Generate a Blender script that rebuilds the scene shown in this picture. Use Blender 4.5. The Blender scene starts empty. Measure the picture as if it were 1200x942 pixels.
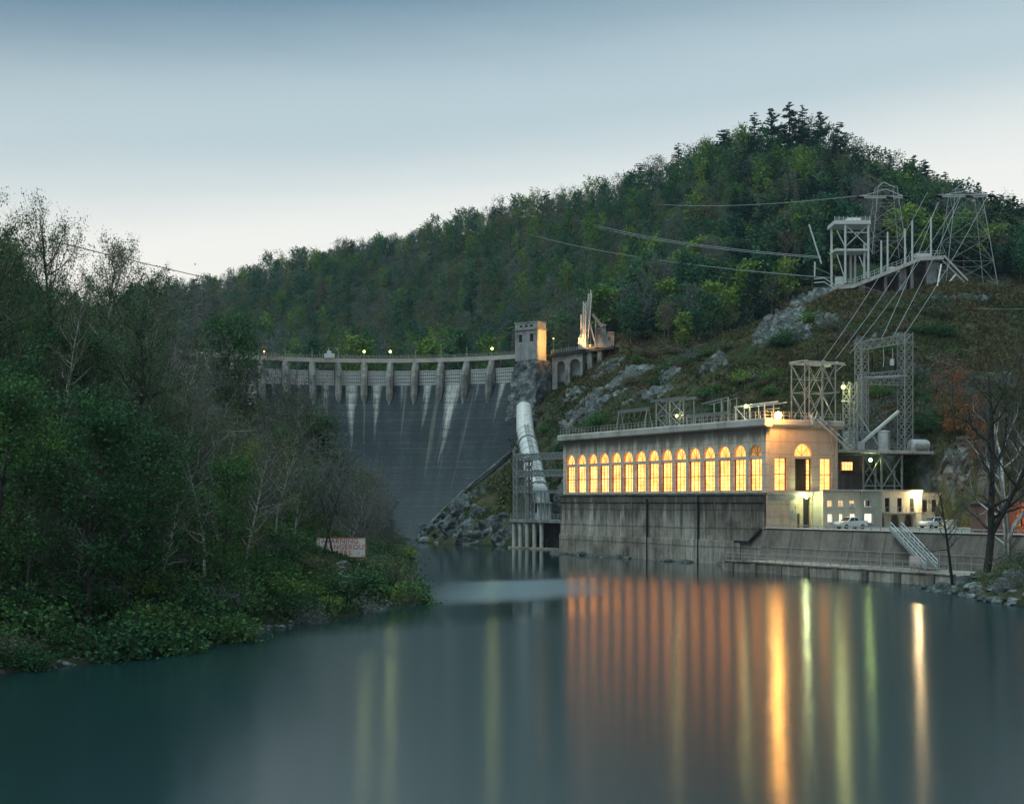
import bpy, bmesh, math, random
import numpy as np
from mathutils import Vector, Matrix
R = math.radians
S = bpy.context.scene
COL = S.collection
F = 1200 * 50 / 36.0            # focal length in photo pixels
H0 = 10.4                       # camera height over the river (z = 0)
HAZE = 0.00007
HOR = 587.0                     # photo row of the horizon
def at(px, py, Y):
    return Vector(((px - 600) / F * Y, Y, H0 + (HOR - py) / F * Y))
def proj(p):
    return 600 + F * p[0] / p[1], HOR - F * (p[2] - H0) / p[1]

# ------------------------------------------------------------------ objects
def tag(o, label=None, cat=None, group=None, kind=None):
    if label: o['label'] = label
    if cat: o['category'] = cat
    if group: o['group'] = group
    if kind: o['kind'] = kind
    return o
def empty(name, loc=(0, 0, 0), rz=0.0):
    o = bpy.data.objects.new(name, None); COL.objects.link(o)
    o.empty_display_size = 0.5
    o.location = loc; o.rotation_euler = (0, 0, rz)
    return o
def link(name, me, parent=None, loc=None, rz=0):
    o = bpy.data.objects.new(name, me); COL.objects.link(o)
    if parent: o.parent = parent
    if loc is not None: o.location = loc
    if rz: o.rotation_euler = (0, 0, rz)
    return o
def np_mesh(name, verts, faces, mat, smooth=False, attrs=None):
    """faces: (n,k) int array"""
    me = bpy.data.meshes.new(name)
    verts = np.asarray(verts, dtype=np.float32); faces = np.asarray(faces, dtype=np.int32)
    n, k = faces.shape
    me.vertices.add(len(verts)); me.vertices.foreach_set('co', verts.ravel())
    me.loops.add(n * k); me.loops.foreach_set('vertex_index', faces.ravel())
    me.polygons.add(n)
    me.polygons.foreach_set('loop_start', np.arange(0, n * k, k, dtype=np.int32))
    me.update(calc_edges=True)
    if smooth: me.polygons.foreach_set('use_smooth', np.ones(n, dtype=bool))
    for an, arr in (attrs or {}).items():
        a = me.attributes.new(an, 'FLOAT', 'POINT'); a.data.foreach_set('value', np.asarray(arr, dtype=np.float32))
    me.materials.append(mat)
    me.validate()
    return me

class MB:
    def __init__(s): s.v = []; s.f = []
    def add(s, vs, fs):
        b = len(s.v); s.v += [tuple(p) for p in vs]; s.f += [tuple(i + b for i in q) for q in fs]; return s
    def box(s, a, b):
        (x0, y0, z0), (x1, y1, z1) = a, b
        x0, x1 = min(x0, x1), max(x0, x1); y0, y1 = min(y0, y1), max(y0, y1); z0, z1 = min(z0, z1), max(z0, z1)
        return s.add([(x0,y0,z0),(x1,y0,z0),(x1,y1,z0),(x0,y1,z0),(x0,y0,z1),(x1,y0,z1),(x1,y1,z1),(x0,y1,z1)],
              [(0,3,2,1),(4,5,6,7),(0,1,5,4),(1,2,6,5),(2,3,7,6),(3,0,4,7)])
    def bar(s, p, q, w, h=None):
        p, q = Vector(p), Vector(q); d = (q - p)
        if d.length < 1e-5: return s
        d.normalize(); h = h or w
        up = Vector((0, 0, 1)) if abs(d.z) < .95 else Vector((1, 0, 0))
        a = d.cross(up).normalized(); b = a.cross(d).normalized()
        vs = [c + a * (sx * w / 2) + b * (sy * h / 2) for c in (p, q) for sx, sy in ((-1,-1),(1,-1),(1,1),(-1,1))]
        return s.add(vs, [(0,1,2,3),(7,6,5,4),(0,4,5,1),(1,5,6,2),(2,6,7,3),(3,7,4,0)])
    def tube(s, pts, rad, n=10, caps=True):
        pts = [Vector(p) for p in pts]
        if not isinstance(rad, (list, tuple)): rad = [rad] * len(pts)
        rings = []; ref = None
        for i, p in enumerate(pts):
            d = (pts[min(i + 1, len(pts) - 1)] - pts[max(i - 1, 0)]).normalized()
            if ref is None: ref = Vector((0, 0, 1)) if abs(d.z) < .9 else Vector((1, 0, 0))
            a = (ref - d * ref.dot(d)).normalized(); b = d.cross(a); ref = a
            rings.append([p + (a * math.cos(2*math.pi*k/n) + b * math.sin(2*math.pi*k/n)) * rad[i] for k in range(n)])
        vs = [v for r in rings for v in r]; fs = []
        for i in range(len(pts) - 1):
            for k in range(n):
                k2 = (k + 1) % n
                fs.append((i*n+k, i*n+k2, (i+1)*n+k2, (i+1)*n+k))
        if caps: fs += [tuple(range(n))[::-1], tuple((len(pts)-1)*n + k for k in range(n))]
        return s.add(vs, fs)
    def lathe(s, c, prof, n=16):
        """prof = [(r, z)...] round the vertical axis at c"""
        c = Vector(c); vs = []; fs = []
        for r, z in prof:
            for k in range(n):
                t = 2*math.pi*k/n; vs.append(c + Vector((r*math.cos(t), r*math.sin(t), z)))
        for i in range(len(prof)-1):
            for k in range(n):
                k2 = (k+1) % n; fs.append((i*n+k, i*n+k2, (i+1)*n+k2, (i+1)*n+k))
        fs += [tuple(range(n))[::-1], tuple((len(prof)-1)*n+k for k in range(n))]
        return s.add(vs, fs)
    def prism(s, poly, axis, a, b):
        """extrude a 2-D polygon along an axis ('x','y','z') from a to b"""
        def P(u, v, w): return {'x': (w, u, v), 'y': (u, w, v), 'z': (u, v, w)}[axis]
        n = len(poly); vs = [P(u, v, a) for u, v in poly] + [P(u, v, b) for u, v in poly]
        fs = [tuple(range(n))[::-1], tuple(range(n, 2*n))] + [(i, (i+1) % n, n+(i+1) % n, n+i) for i in range(n)]
        return s.add(vs, fs)
    def lattice(s, p, q, w, n, chord=.14, brace=.08, h=None, x=True):
        """four-chord lattice member from p to q, w wide, h deep, n panels"""
        p, q = Vector(p), Vector(q); d = (q - p).normalized(); h = h or w
        up = Vector((0, 0, 1)) if abs(d.z) < .9 else Vector((0, 1, 0))
        a = d.cross(up).normalized(); b = a.cross(d).normalized()
        cs = [(a*sx*w/2 + b*sy*h/2) for sx, sy in ((-1,-1),(1,-1),(1,1),(-1,1))]
        for c in cs: s.bar(p + c, q + c, chord)
        for i in range(n):
            A = p.lerp(q, i/n); B = p.lerp(q, (i+1)/n)
            for k in range(4):
                c, e = cs[k], cs[(k+1) % 4]
                if x or i % 2 == 0: s.bar(A + c, B + e, brace)
                if x or i % 2 == 1: s.bar(A + e, B + c, brace)
                if i: s.bar(A + c, A + e, brace)
        return s
    def each(s, name, mat, parent=None, **kw):
        """every disconnected piece becomes an object of its own"""
        par = list(range(len(s.v)))
        def find(i):
            while par[i] != i: par[i] = par[par[i]]; i = par[i]
            return i
        for f in s.f:
            a = find(f[0])
            for q in f[1:]: par[find(q)] = a
        grp = {}
        for f in s.f: grp.setdefault(find(f[0]), []).append(f)
        out = []
        for fs in grp.values():
            ids = sorted({q for f in fs for q in f}); mp = {q: k for k, q in enumerate(ids)}
            m = MB(); m.v = [s.v[q] for q in ids]; m.f = [tuple(mp[q] for q in f) for f in fs]; out.append(m.build(name, mat, parent, **kw))
        return out
    def build(s, name, mat, parent=None, smooth=False, bevel=0):
        me = bpy.data.meshes.new(name); me.from_pydata(s.v, [], s.f)
        bm = bmesh.new(); bm.from_mesh(me)
        bmesh.ops.recalc_face_normals(bm, faces=bm.faces)
        bm.to_mesh(me); bm.free()
        me.materials.append(mat)
        if smooth:
            for p in me.polygons: p.use_smooth = True
            try: me.set_sharp_from_angle(angle=R(40))
            except Exception: pass
        o = link(name, me, parent)
        if bevel:
            m = o.modifiers.new('bevel', 'BEVEL'); m.width = bevel; m.segments = 2; m.limit_method = 'ANGLE'
        return o

def plate(outer, holes, frame, thick):
    """flat wall with openings: 2-D outlines (a,b); frame(a,b,c) -> xyz, c from 0 to thick"""
    cu = bpy.data.curves.new('c', 'CURVE'); cu.dimensions = '2D'; cu.fill_mode = 'BOTH'; cu.extrude = thick/2
    for pl in [outer] + holes:
        sp = cu.splines.new('POLY'); sp.points.add(len(pl)-1); sp.use_cyclic_u = True
        for i, (a, b) in enumerate(pl): sp.points[i].co = (a, b, 0, 1)
    o = bpy.data.objects.new('c', cu); COL.objects.link(o)
    dg = bpy.context.evaluated_depsgraph_get(); dg.update()
    me = bpy.data.meshes.new_from_object(o.evaluated_get(dg))
    bpy.data.objects.remove(o); bpy.data.curves.remove(cu)
    m = MB(); m.v = [frame(v.co.x, v.co.y, v.co.z + thick/2) for v in me.vertices]
    m.f = [tuple(p.vertices) for p in me.polygons]
    bpy.data.meshes.remove(me)
    bm = bmesh.new(); t = bpy.data.meshes.new('t'); t.from_pydata(m.v, [], m.f); bm.from_mesh(t)
    bmesh.ops.remove_doubles(bm, verts=bm.verts, dist=.0005)
    bm.verts.index_update()
    m.v = [tuple(v.co) for v in bm.verts]; m.f = [tuple(v.index for v in f.verts) for f in bm.faces]
    bm.free(); bpy.data.meshes.remove(t)
    return m
def rect(a0, b0, a1, b1): return [(a0,b0),(a1,b0),(a1,b1),(a0,b1)]
def arch(c, b0, w, h, n=12):
    r = w/2; s0 = b0 + max(h - r, .05)
    hh = b0 + h - s0
    return [(c-r, b0), (c+r, b0)] + [(c + r*math.cos(math.pi*k/n), s0 + hh*math.sin(math.pi*k/n)) for k in range(n+1)]

# ------------------------------------------------------------------ materials
class NT:
    def __init__(s, name):
        s.m = bpy.data.materials.new(name); s.m.use_nodes = True; s.t = s.m.node_tree; s.t.nodes.clear()
        s.out = s.t.nodes.new('ShaderNodeOutputMaterial')
    def n(s, typ, ins=None, **kw):
        nd = s.t.nodes.new('ShaderNode' + typ)
        for k, v in kw.items(): setattr(nd, k, v)
        for k, v in (ins or {}).items():
            if hasattr(v, 'is_output'): s.t.links.new(v, nd.inputs[k])
            else: nd.inputs[k].default_value = v
        return nd
    def noise(s, vec, scale, detail=4, rough=.55):
        return s.n('TexNoise', {'Vector': vec, 'Scale': scale, 'Detail': detail, 'Roughness': rough}).outputs['Fac']
    def mapping(s, vec, sc=(1,1,1), loc=(0,0,0)):
        return s.n('Mapping', {'Vector': vec, 'Scale': sc, 'Location': loc}).outputs[0]
    def ramp(s, fac, stops, interp='LINEAR'):
        nd = s.n('ValToRGB', {'Fac': fac}); cr = nd.color_ramp; cr.interpolation = interp
        while len(cr.elements) < len(stops): cr.elements.new(.5)
        for e, (p, c) in zip(cr.elements, stops):
            e.position = p; e.color = tuple(c) + (1,) if hasattr(c, '__len__') else (c, c, c, 1)
        return nd.outputs['Color']
    def mix(s, fac, a, b, mode='MIX'):
        nd = s.n('Mix', data_type='RGBA', blend_type=mode)
        for k, v in ((0, fac), (6, a), (7, b)):
            if hasattr(v, 'is_output'): s.t.links.new(v, nd.inputs[k])
            else: nd.inputs[k].default_value = v if k == 0 else tuple(v) + (1,)
        return nd.outputs[2]
    def math(s, op, a, b=0.0, clamp=False):
        nd = s.n('Math', operation=op, use_clamp=clamp)
        for k, v in ((0, a), (1, b)):
            if hasattr(v, 'is_output'): s.t.links.new(v, nd.inputs[k])
            else: nd.inputs[k].default_value = v
        return nd.outputs[0]
    def bsdf(s, col, rough=.85, metal=0.0, normal=None, spec=.3, **kw):
        ins = {'Base Color': col if hasattr(col, 'is_output') else tuple(col) + (1,), 'Roughness': rough, 'Metallic': metal, 'Specular IOR Level': spec}
        if normal is not None: ins['Normal'] = normal
        ins.update(kw)
        b = s.n('BsdfPrincipled', ins); s.t.links.new(b.outputs[0], s.out.inputs[0]); return b
    def bump(s, h, strength=.3, dist=.1):
        return s.n('Bump', {'Height': h, 'Strength': strength, 'Distance': dist}).outputs[0]
    def obj(s): return s.n('TexCoord').outputs['Object']
    def geo(s): return s.n('NewGeometry').outputs['Position']

def m_concrete(name, lo, mid, hi, streak=.6, scale=.25, lines=0.0, seed=0.0, stain=None):
    t = NT(name); p = t.obj()
    a = t.noise(t.mapping(p, (1,1,1), (seed, 0, 0)), scale, 8, .65)
    st = t.noise(t.mapping(p, (1.3, 1.3, .09), (seed, 3, 1)), 1.1, 6, .7)
    f = t.math('ADD', t.math('MULTIPLY', a, 1-streak*.6), t.math('MULTIPLY', st, streak*.6))
    col = t.ramp(f, [(.34, lo), (.48, mid), (.66, hi)])
    fine = t.noise(p, 3.5, 6, .7)
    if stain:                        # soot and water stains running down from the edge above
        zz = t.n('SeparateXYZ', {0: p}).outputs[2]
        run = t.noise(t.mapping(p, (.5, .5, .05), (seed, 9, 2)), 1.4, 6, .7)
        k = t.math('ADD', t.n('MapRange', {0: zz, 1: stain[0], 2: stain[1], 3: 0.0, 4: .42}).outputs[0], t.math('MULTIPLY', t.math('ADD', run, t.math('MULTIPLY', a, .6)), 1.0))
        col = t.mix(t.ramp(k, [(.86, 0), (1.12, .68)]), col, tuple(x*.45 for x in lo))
    col = t.mix(.35, col, t.ramp(fine, [(.3, .35), (.7, .75)]), 'OVERLAY')
    h = fine
    if lines:
        z = t.n('SeparateXYZ', {0: p}).outputs[2]
        fr = t.math('FRACT', t.math('ADD', t.math('MULTIPLY', z, lines), t.math('MULTIPLY', a, .25)))
        ln = t.math('LESS_THAN', fr, .10)
        col = t.mix(t.math('MULTIPLY', ln, .45), col, lo)
    t.bsdf(col, .9, normal=t.bump(h, .5, .06)); return t.m
def m_paint(name, c, rough=.55, metal=0.0, wear=.35, dirt=(.12,.09,.07)):
    t = NT(name); p = t.obj()
    f = t.noise(p, 1.7, 6, .65)
    col = t.mix(t.ramp(f, [(.45, 0), (.75, wear)]), c, dirt)
    t.bsdf(col, rough, metal); return t.m
def m_flat(name, c, rough=.6, metal=0.0):
    t = NT(name); f = t.noise(t.obj(), 6, 4)
    t.bsdf(t.mix(t.math('MULTIPLY', f, .5), c, tuple(x*.7 for x in c)), rough, metal); return t.m
def m_emit(name, c, strength):
    t = NT(name); e = t.n('Emission', {'Color': tuple(c)+(1,), 'Strength': strength})
    t.t.links.new(e.outputs[0], t.out.inputs[0]); return t.m
def m_pane(name, ca, cb, strength, rows=1.6, cols=1.2, dark=.5):
    """a lit window seen through dirty panes: rows of wall tiles and blinds inside"""
    t = NT(name); p = t.obj()
    sx = t.n('SeparateXYZ', {0: p}); uv = t.n('CombineXYZ', {0: t.math('ADD', sx.outputs[0], sx.outputs[1]), 1: sx.outputs[2]}).outputs[0]
    br = t.n('TexBrick', {'Vector': uv, 'Color1': tuple(ca)+(1,), 'Color2': tuple(cb)+(1,), 'Mortar': tuple(x*dark for x in ca)+(1,), 'Scale': 1.0, 'Mortar Size': .05, 'Bias': .1, 'Brick Width': cols, 'Row Height': 1/rows}).outputs[0]
    f = t.noise(t.mapping(p, (1,1,1)), .55, 5, .6)
    col = t.mix(t.ramp(f, [(.3, .8), (.62, 0)]), br, tuple(x*.4 for x in ca))
    e = t.n('Emission', {'Color': col, 'Strength': strength}); g = t.n('BsdfGlossy', {'Roughness': .1, 'Color': (.05,.05,.05,1)})
    ad = t.n('AddShader'); t.t.links.new(e.outputs[0], ad.inputs[0]); t.t.links.new(g.outputs[0], ad.inputs[1])
    t.t.links.new(ad.outputs[0], t.out.inputs[0]); return t.m
def m_leaf(name, stops, vary=.5, rough=.75, attr=False):
    """leaf colour differs from leaf to leaf and from tree to tree"""
    t = NT(name)
    isl = t.n('NewGeometry').outputs['Random Per Island']
    if attr: rnd = t.n('Attribute', attribute_name='tint').outputs['Fac']
    else: rnd = t.n('ObjectInfo').outputs['Random']
    f = t.math('ADD', t.math('MULTIPLY', isl, 1-vary), t.math('MULTIPLY', rnd, vary))
    col = t.ramp(f, stops)
    b = t.bsdf(col, rough, spec=.15)
    tr = t.n('BsdfTranslucent', {'Color': col}); mx = t.n('MixShader', {0: .25})
    t.t.links.new(b.outputs[0], mx.inputs[1]); t.t.links.new(tr.outputs[0], mx.inputs[2]); t.t.links.new(mx.outputs[0], t.out.inputs[0])
    return t.m
def m_bark(name, a, b):
    t = NT(name); p = t.obj()
    f = t.noise(t.mapping(p, (1,1,.3)), 3.0, 5, .7)
    t.bsdf(t.ramp(f, [(.35, a), (.65, b)]), .9, normal=t.bump(f, .5, .05)); return t.m
def m_rock(name, lo, mid, hi, moss=(.03,.05,.02)):
    t = NT(name); p = t.geo()
    f = t.noise(p, .45, 9, .68)
    col = t.ramp(f, [(.32, lo), (.5, mid), (.68, hi)])
    v = t.n('TexVoronoi', {'Vector': t.mapping(p, (1,1,2.2)), 'Scale': .5}, feature='DISTANCE_TO_EDGE').outputs['Distance']
    col = t.mix(t.ramp(v, [(0, .8), (.06, 0)]), col, tuple(x*.4 for x in lo))
    nz = t.n('SeparateXYZ', {0: t.n('NewGeometry').outputs['Normal']}).outputs[2]
    g = t.math('MULTIPLY', t.ramp(nz, [(.55, 0), (.85, 1)]), t.ramp(t.noise(p, .6, 5), [(.45, 0), (.6, 1)]))
    col = t.mix(g, col, moss)
    t.bsdf(col, .9, normal=t.bump(t.noise(p, 1.6, 9, .72), .9, .35)); return t.m

M = {}
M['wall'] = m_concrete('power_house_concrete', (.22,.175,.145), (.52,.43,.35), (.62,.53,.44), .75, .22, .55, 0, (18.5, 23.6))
M['wall_front'] = m_concrete('front_concrete', (.3,.23,.17), (.46,.36,.28), (.54,.44,.35), .5, .2, .5, 5)
M['base'] = m_concrete('weathered_base_concrete', (.036,.029,.024), (.20,.165,.138), (.50,.44,.385), .6, .16, .33, 9, (6.0, 13.5))
M['terrace'] = m_concrete('retaining_wall_concrete', (.045,.038,.032), (.12,.102,.088), (.21,.18,.155), .55, .22, .3, 2)
M['pale'] = m_concrete('pale_concrete', (.2,.19,.18), (.36,.34,.32), (.5,.48,.46), .5, .4, 0, 4)
M['pier'] = m_concrete('dam_pier_concrete', (.06,.062,.064), (.16,.16,.155), (.33,.32,.30), .7, .4, 0, 7)
M['towerstone'] = m_concrete('tower_concrete', (.09,.09,.09), (.2,.2,.2), (.32,.32,.31), .6, .4, 0, 8)
M['cornice'] = m_concrete('cornice_concrete', (.2,.18,.17), (.34,.31,.28), (.44,.4,.37), .3, .3, 0, 6)
M['ledge'] = m_concrete('dark_ledge', (.04,.04,.04), (.09,.085,.08), (.17,.16,.15), .5, .5)
M['annex'] = m_concrete('annex_plaster', (.42,.36,.27), (.56,.49,.37), (.64,.57,.45), .4, .25, 0, 3)
M['annexgrey'] = m_concrete('annex_grey_plaster', (.26,.25,.2), (.35,.34,.28), (.43,.41,.35), .4, .25, 0, 3)
M['steel'] = m_paint('galvanised_steel', (.30,.31,.31), .5, .3, .5)
M['steelpale'] = m_paint('pale_painted_steel', (.5,.52,.52), .5, 0, .3)
M['white'] = m_paint('white_paint', (.78,.79,.78), .45, 0, .2)
M['rail'] = m_paint('grey_railing', (.36,.36,.35), .5, .2, .4)
M['dark'] = m_flat('dark_metal', (.03,.03,.032), .5)
M['insul'] = m_flat('dark_porcelain', (.02,.016,.014), .3)
M['wire'] = m_flat('wire_aluminium', (.34,.35,.35), .5)
M['wiredark'] = m_flat('wire_dark', (.05,.055,.06), .6)
M['glassdark'] = m_flat('dark_window_glass', (.03,.03,.03), .12)
M['glassbrown'] = m_flat('brown_dirty_glass', (.09,.055,.03), .3)
M['frame'] = m_flat('bronze_window_frame', (.05,.04,.03), .6)
M['pane'] = m_pane('lit_pane', (1,.31,.07), (1,.39,.125), 3.2, dark=.75)
M['panehi'] = m_pane('bright_lit_pane', (1,.33,.09), (1,.40,.135), 3.2, 1.1, 2.0, .85)
M['lunette'] = m_pane('lit_lunette', (1,.27,.06), (1,.30,.075), 3.0, .2, 9, .9)
M['panelow'] = m_pane('annex_lit_pane', (1,.8,.5), (1,.85,.6), 1.7, .2, 9, .9)
M['paneann'] = m_pane('annex_upper_pane', (1,.62,.26), (1,.68,.32), 1.1, .2, 9, .9)
M['panedim'] = m_pane('dim_lit_pane', (.55,.25,.07), (.7,.33,.1), .8, 1.1, 1.0, .5)
M['redbrick'] = None
M['bulbY'] = m_emit('sodium_green_bulb', (.85,1,.16), 7)
M['bulbO'] = m_emit('sodium_orange_bulb', (1,.5,.1), 40)
M['bulbW'] = m_emit('mercury_bulb', (.85,1,.5), 9)
M['bulbA'] = m_emit('amber_bulb', (1,.45,.1), 7)
M['car'] = m_flat('white_car_paint', (.72,.72,.72), .25)
M['tyre'] = m_flat('tyre_rubber', (.02,.02,.02), .8)
M['rim'] = m_flat('wheel_rim', (.4,.4,.4), .3, .8)
M['taillamp'] = m_flat('tail_lamp_red', (.4,.03,.02), .3)
M['headlamp'] = m_flat('head_lamp_glass', (.6,.6,.58), .15)
M['pipe'] = m_paint('penstock_white_paint', (.62,.60,.58), .45, 0, .85, (.26,.19,.15))
M['pipering'] = m_paint('penstock_ring', (.3,.29,.28), .5, .2, .5)
M['rock'] = m_rock('grey_rock', (.035,.04,.04), (.13,.14,.14), (.31,.32,.32))
M['rockdark'] = m_rock('dark_wet_rock', (.03,.033,.035), (.10,.11,.115), (.27,.28,.28))
M['rockred'] = m_rock('rusty_rock', (.08,.05,.04), (.2,.14,.11), (.34,.27,.23))
M['asphalt'] = m_concrete('terrace_paving', (.12,.11,.1), (.2,.19,.17), (.3,.28,.26), .2, .3)
def brick():
    t = NT('red_brick'); p = t.obj(); sx = t.n('SeparateXYZ', {0: p})
    uv = t.n('CombineXYZ', {0: t.math('ADD', sx.outputs[0], sx.outputs[1]), 1: sx.outputs[2]}).outputs[0]
    b = t.n('TexBrick', {'Vector': uv, 'Color1': (.2,.075,.045,1), 'Color2': (.15,.055,.035,1), 'Mortar': (.2,.17,.15,1), 'Scale': 1, 'Brick Width': .25, 'Row Height': .08, 'Mortar Size': .012})
    f = t.noise(p, .6, 5); t.bsdf(t.mix(t.math('MULTIPLY', f, .6), b.outputs[0], (.07,.035,.025)), .9); return t.m
M['redbrick'] = brick()

# ------------------------------------------------------------------ dam geometry (needed by the terrain)
AC = Vector((-38.0, 339.0))      # plan centre of the arch
RC = 71.0                        # crest radius
ZC = 51.0                        # deck height
def dam_R(z):                    # radius of the downstream face: it steps out towards the toe
    t = max(0.0, min(1.0, (43.5 - z) / 46.0))
    return RC - 2.0 - 25.0 * (t ** 1.12)
def dam_pt(ang, z, r=None):
    r = dam_R(z) if r is None else r
    return Vector((AC.x + r*math.sin(ang), AC.y + r*math.cos(ang), z))
A_R = math.asin(41.3/RC)         # right end of the overflow crest (at the tower)
def dam_hit(px, py):
    lo = None
    for i in range(3200):
        Y = 300 + i * .05; p = at(px, py, Y)
        r = math.hypot(p.x-AC.x, p.y-AC.y)
        if p.y > AC.y and r >= dam_R(p.z): return p
    return at(px, py, 400)

# ------------------------------------------------------------------ power house frame
PH = Vector((40.2, 225.0, 0)); PA = R(27.2)
VX = Vector((math.cos(PA), math.sin(PA), 0)); VY = Vector((-math.sin(PA), math.cos(PA), 0))
def ph(x, y, z=0): return PH + VX*x + VY*y + Vector((0, 0, z))
def to_ph(x, y):
    dx, dy = x-PH.x, y-PH.y
    return dx*VX.x + dy*VX.y, dx*VY.x + dy*VY.y

# ------------------------------------------------------------------ terrain: thin-plate spline through surveyed heights
CP = []
def g(px, py, Y, tree=0): p = at(px, py, Y); CP.append((p.x, p.y, p.z - tree))
def w(x, y, z): CP.append((x, y, z))
for x, y in ((5,-30),(0,10),(0,45),(2,80),(8,120),(12,160),(15,200),(10,240),(2,275),(-8,315),(-16,350),(30,50),(38,100),(-12,60),(-10,100),(-2,140),(30,-20),(-10,-20)): w(x, y, -4)
for px, py in ((500,700),(470,709),(430,718),(370,728),(320,737),(270,752),(200,765),(100,778),(0,790)): g(px, py, 17337/(py-587))
for x, y, z in ((-17,255,0),(-21,315,0),(-24,360,0),(-30,60,0),(-32,20,0),(-34,-30,0)): w(x, y, z)
for x, y, z in ((-14,165,1.5),(-22,165,4.5),(-24,150,4.5),(-28,130,4),(-40,120,8),(-38,150,10),(-60,150,20),(-100,150,34),(-160,160,60),(-30,220,6),(-48,230,9),(-80,240,23),(-140,250,62),
                (-36,300,5),(-60,310,15),(-100,310,36),(-170,330,76),(-45,345,6),(-64,372,26),(-95,385,50),(-150,420,74),(-210,440,100),
                (-45,95,7),(-60,90,13),(-90,90,25),(-140,90,48),(-42,60,5),(-60,50,10),(-100,30,25),(-150,20,50),(-240,200,90),(-240,60,80),(-50,-20,8),(-120,-30,30)): w(x, y, z)
w(-7.0,170,-3); w(-9.5,200,-3); w(-12,230,-3)
# right abutment and bluff
DAM_EDGE = [(489,633),(505,614),(520,597),(533,586),(545,575),(560,562),(580,546),(598,531),(605,512),(612,480)]
for px, py in DAM_EDGE:
    p = dam_hit(px, py); w(p.x, p.y, p.z)
for px, py, Y in ((500,636,354),(520,637,346),(560,638.5,336),(598,641,322),(530,610,352),(560,600,345),(590,585,345),(560,578,357),(600,610,330),(600,560,356),(650,540,345),(655,500,360),(650,470,380),(640,500,372),
                  (660,462,388),(690,440,388),(712,418,388),(735,400,392),(690,480,350),(720,470,345),(760,462,325),(700,505,315)): g(px, py, Y)
for px, py, Y in ((800,455,310),(850,445,300),(900,425,295),(950,400,298),(800,420,345),(850,400,350),(920,380,335),(985,345,322),(1010,345,330),(1060,345,330),(1100,345,330),(1150,345,328),(1200,352,326),
                  (1000,400,290),(1100,400,290),(1190,410,288),(1000,460,265),(1100,450,262),(1190,460,258),(1060,520,248),(1120,510,243),(1190,520,238),(1120,565,236),(1190,570,225)): g(px, py, Y)
for x, y, z in ((24,300,14),(40,270,14),(33,290,18)): w(x, y, z)
# forested mountain (ground under the canopy)
for px, py, Y, t in ((760,400,375,8),(820,390,375,10),(850,350,400,12),(940,330,370,12),(1010,320,365,10),(1100,310,372,10),(1190,320,365,10),(700,350,450,13),(800,300,470,14),(900,250,470,14),(1000,220,455,14),(1100,250,430,14),(1190,270,415,14),
                     (600,400,470,12),(520,405,500,12),(450,408,520,12),(370,405,540,12),(300,400,560,12),(230,395,580,12),(500,330,640,14),(400,345,660,14),(300,355,690,14),(620,330,580,14),(700,280,560,14),(800,230,540,15),
                     (920,122,560,15),(960,133,550,15),(1000,152,540,15),(1060,186,520,15),(1110,203,505,15),(1160,222,495,15),(1210,244,485,15),
                     (870,140,585,15),(830,158,610,15),(760,188,650,15),(700,213,690,15),(640,230,730,14),(580,248,760,14),(505,274,790,14),(400,288,810,14),(300,316,830,14),(250,330,840,14),(215,345,850,14)): g(px, py, Y, t)
for px, py, Y, dz, dy in ((920,122,560,70,160),(1000,152,540,70,160),(1110,203,505,70,160),(1210,244,485,50,160),(830,158,610,70,180),(700,213,690,70,180),(580,248,760,60,180),(400,288,810,60,180),(250,330,840,60,180)):
    p = at(px, py, Y); w(p.x*(Y+dy)/Y, Y+dy, p.z-15-dz)
for px, py, Y in ((180,338,1090),(225,333,1120),(120,330,1080),(40,320,1080),(300,340,1160)): g(px, py, Y, 12)
for x, y, z in ((-280,560,110),(-300,750,120),(-340,950,120),(-200,620,60),(-150,460,52),(-60,460,46),(10,440,46),(-20,430,44),(330,300,110),(400,450,120),(420,700,90),(300,900,90),(0,1150,60),(400,1150,60),(-300,1250,100),(200,200,45),(300,150,80),(130,190,22)): w(x, y, z)
# right bank
for x, y, z in ((49,164,0),(49.6,150,0),(50,138.7,0),(52,100,0),(54,50,0),(56,-30,0),(58,160,3.5),(57,140,4),(66,140,5),(85,150,6),(110,130,14),(70,100,8),(100,60,20),(160,60,50),(75,0,12),(150,-30,45),(250,0,80),(90,175,6),(110,180,10)): w(x, y, z)
CPa = np.array(CP)
def tps_fit(P, lam=2.0):
    n = len(P); X = P[:, :2]/100; d2 = ((X[:, None]-X[None])**2).sum(-1)
    K = .5*d2*np.log(np.maximum(d2, 1e-9)); A = np.zeros((n+3, n+3))
    A[:n, :n] = K + lam*1e-4*np.eye(n); A[:n, n] = 1; A[:n, n+1:] = X; A[n, :n] = 1; A[n+1:, :n] = X.T
    return np.linalg.solve(A, np.r_[P[:, 2], 0, 0, 0]), X
TW, TX = tps_fit(CPa)
def tps(x, y):
    q = np.stack([x, y], -1)/100; d2 = ((q[:, None]-TX[None])**2).sum(-1)
    K = .5*d2*np.log(np.maximum(d2, 1e-9))
    return K@TW[:-3] + TW[-3] + q@TW[-2:]
_rs = np.random.RandomState(5)
_tab = _rs.rand(64, 64)
def vnoise(x, y):
    xi = np.floor(x).astype(int); yi = np.floor(y).astype(int); fx = x-xi; fy = y-yi
    fx = fx*fx*(3-2*fx); fy = fy*fy*(3-2*fy)
    T = lambda a, b: _tab[a % 64, b % 64]
    return (T(xi,yi)*(1-fx)+T(xi+1,yi)*fx)*(1-fy)+(T(xi,yi+1)*(1-fx)+T(xi+1,yi+1)*fx)*fy - .5
def fbm(x, y, o=4):
    s = 0; a = 1.0
    for i in range(o): s = s + a*vnoise(x*2**i+i*7.3, y*2**i+i*3.1); a *= .5
    return s
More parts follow.
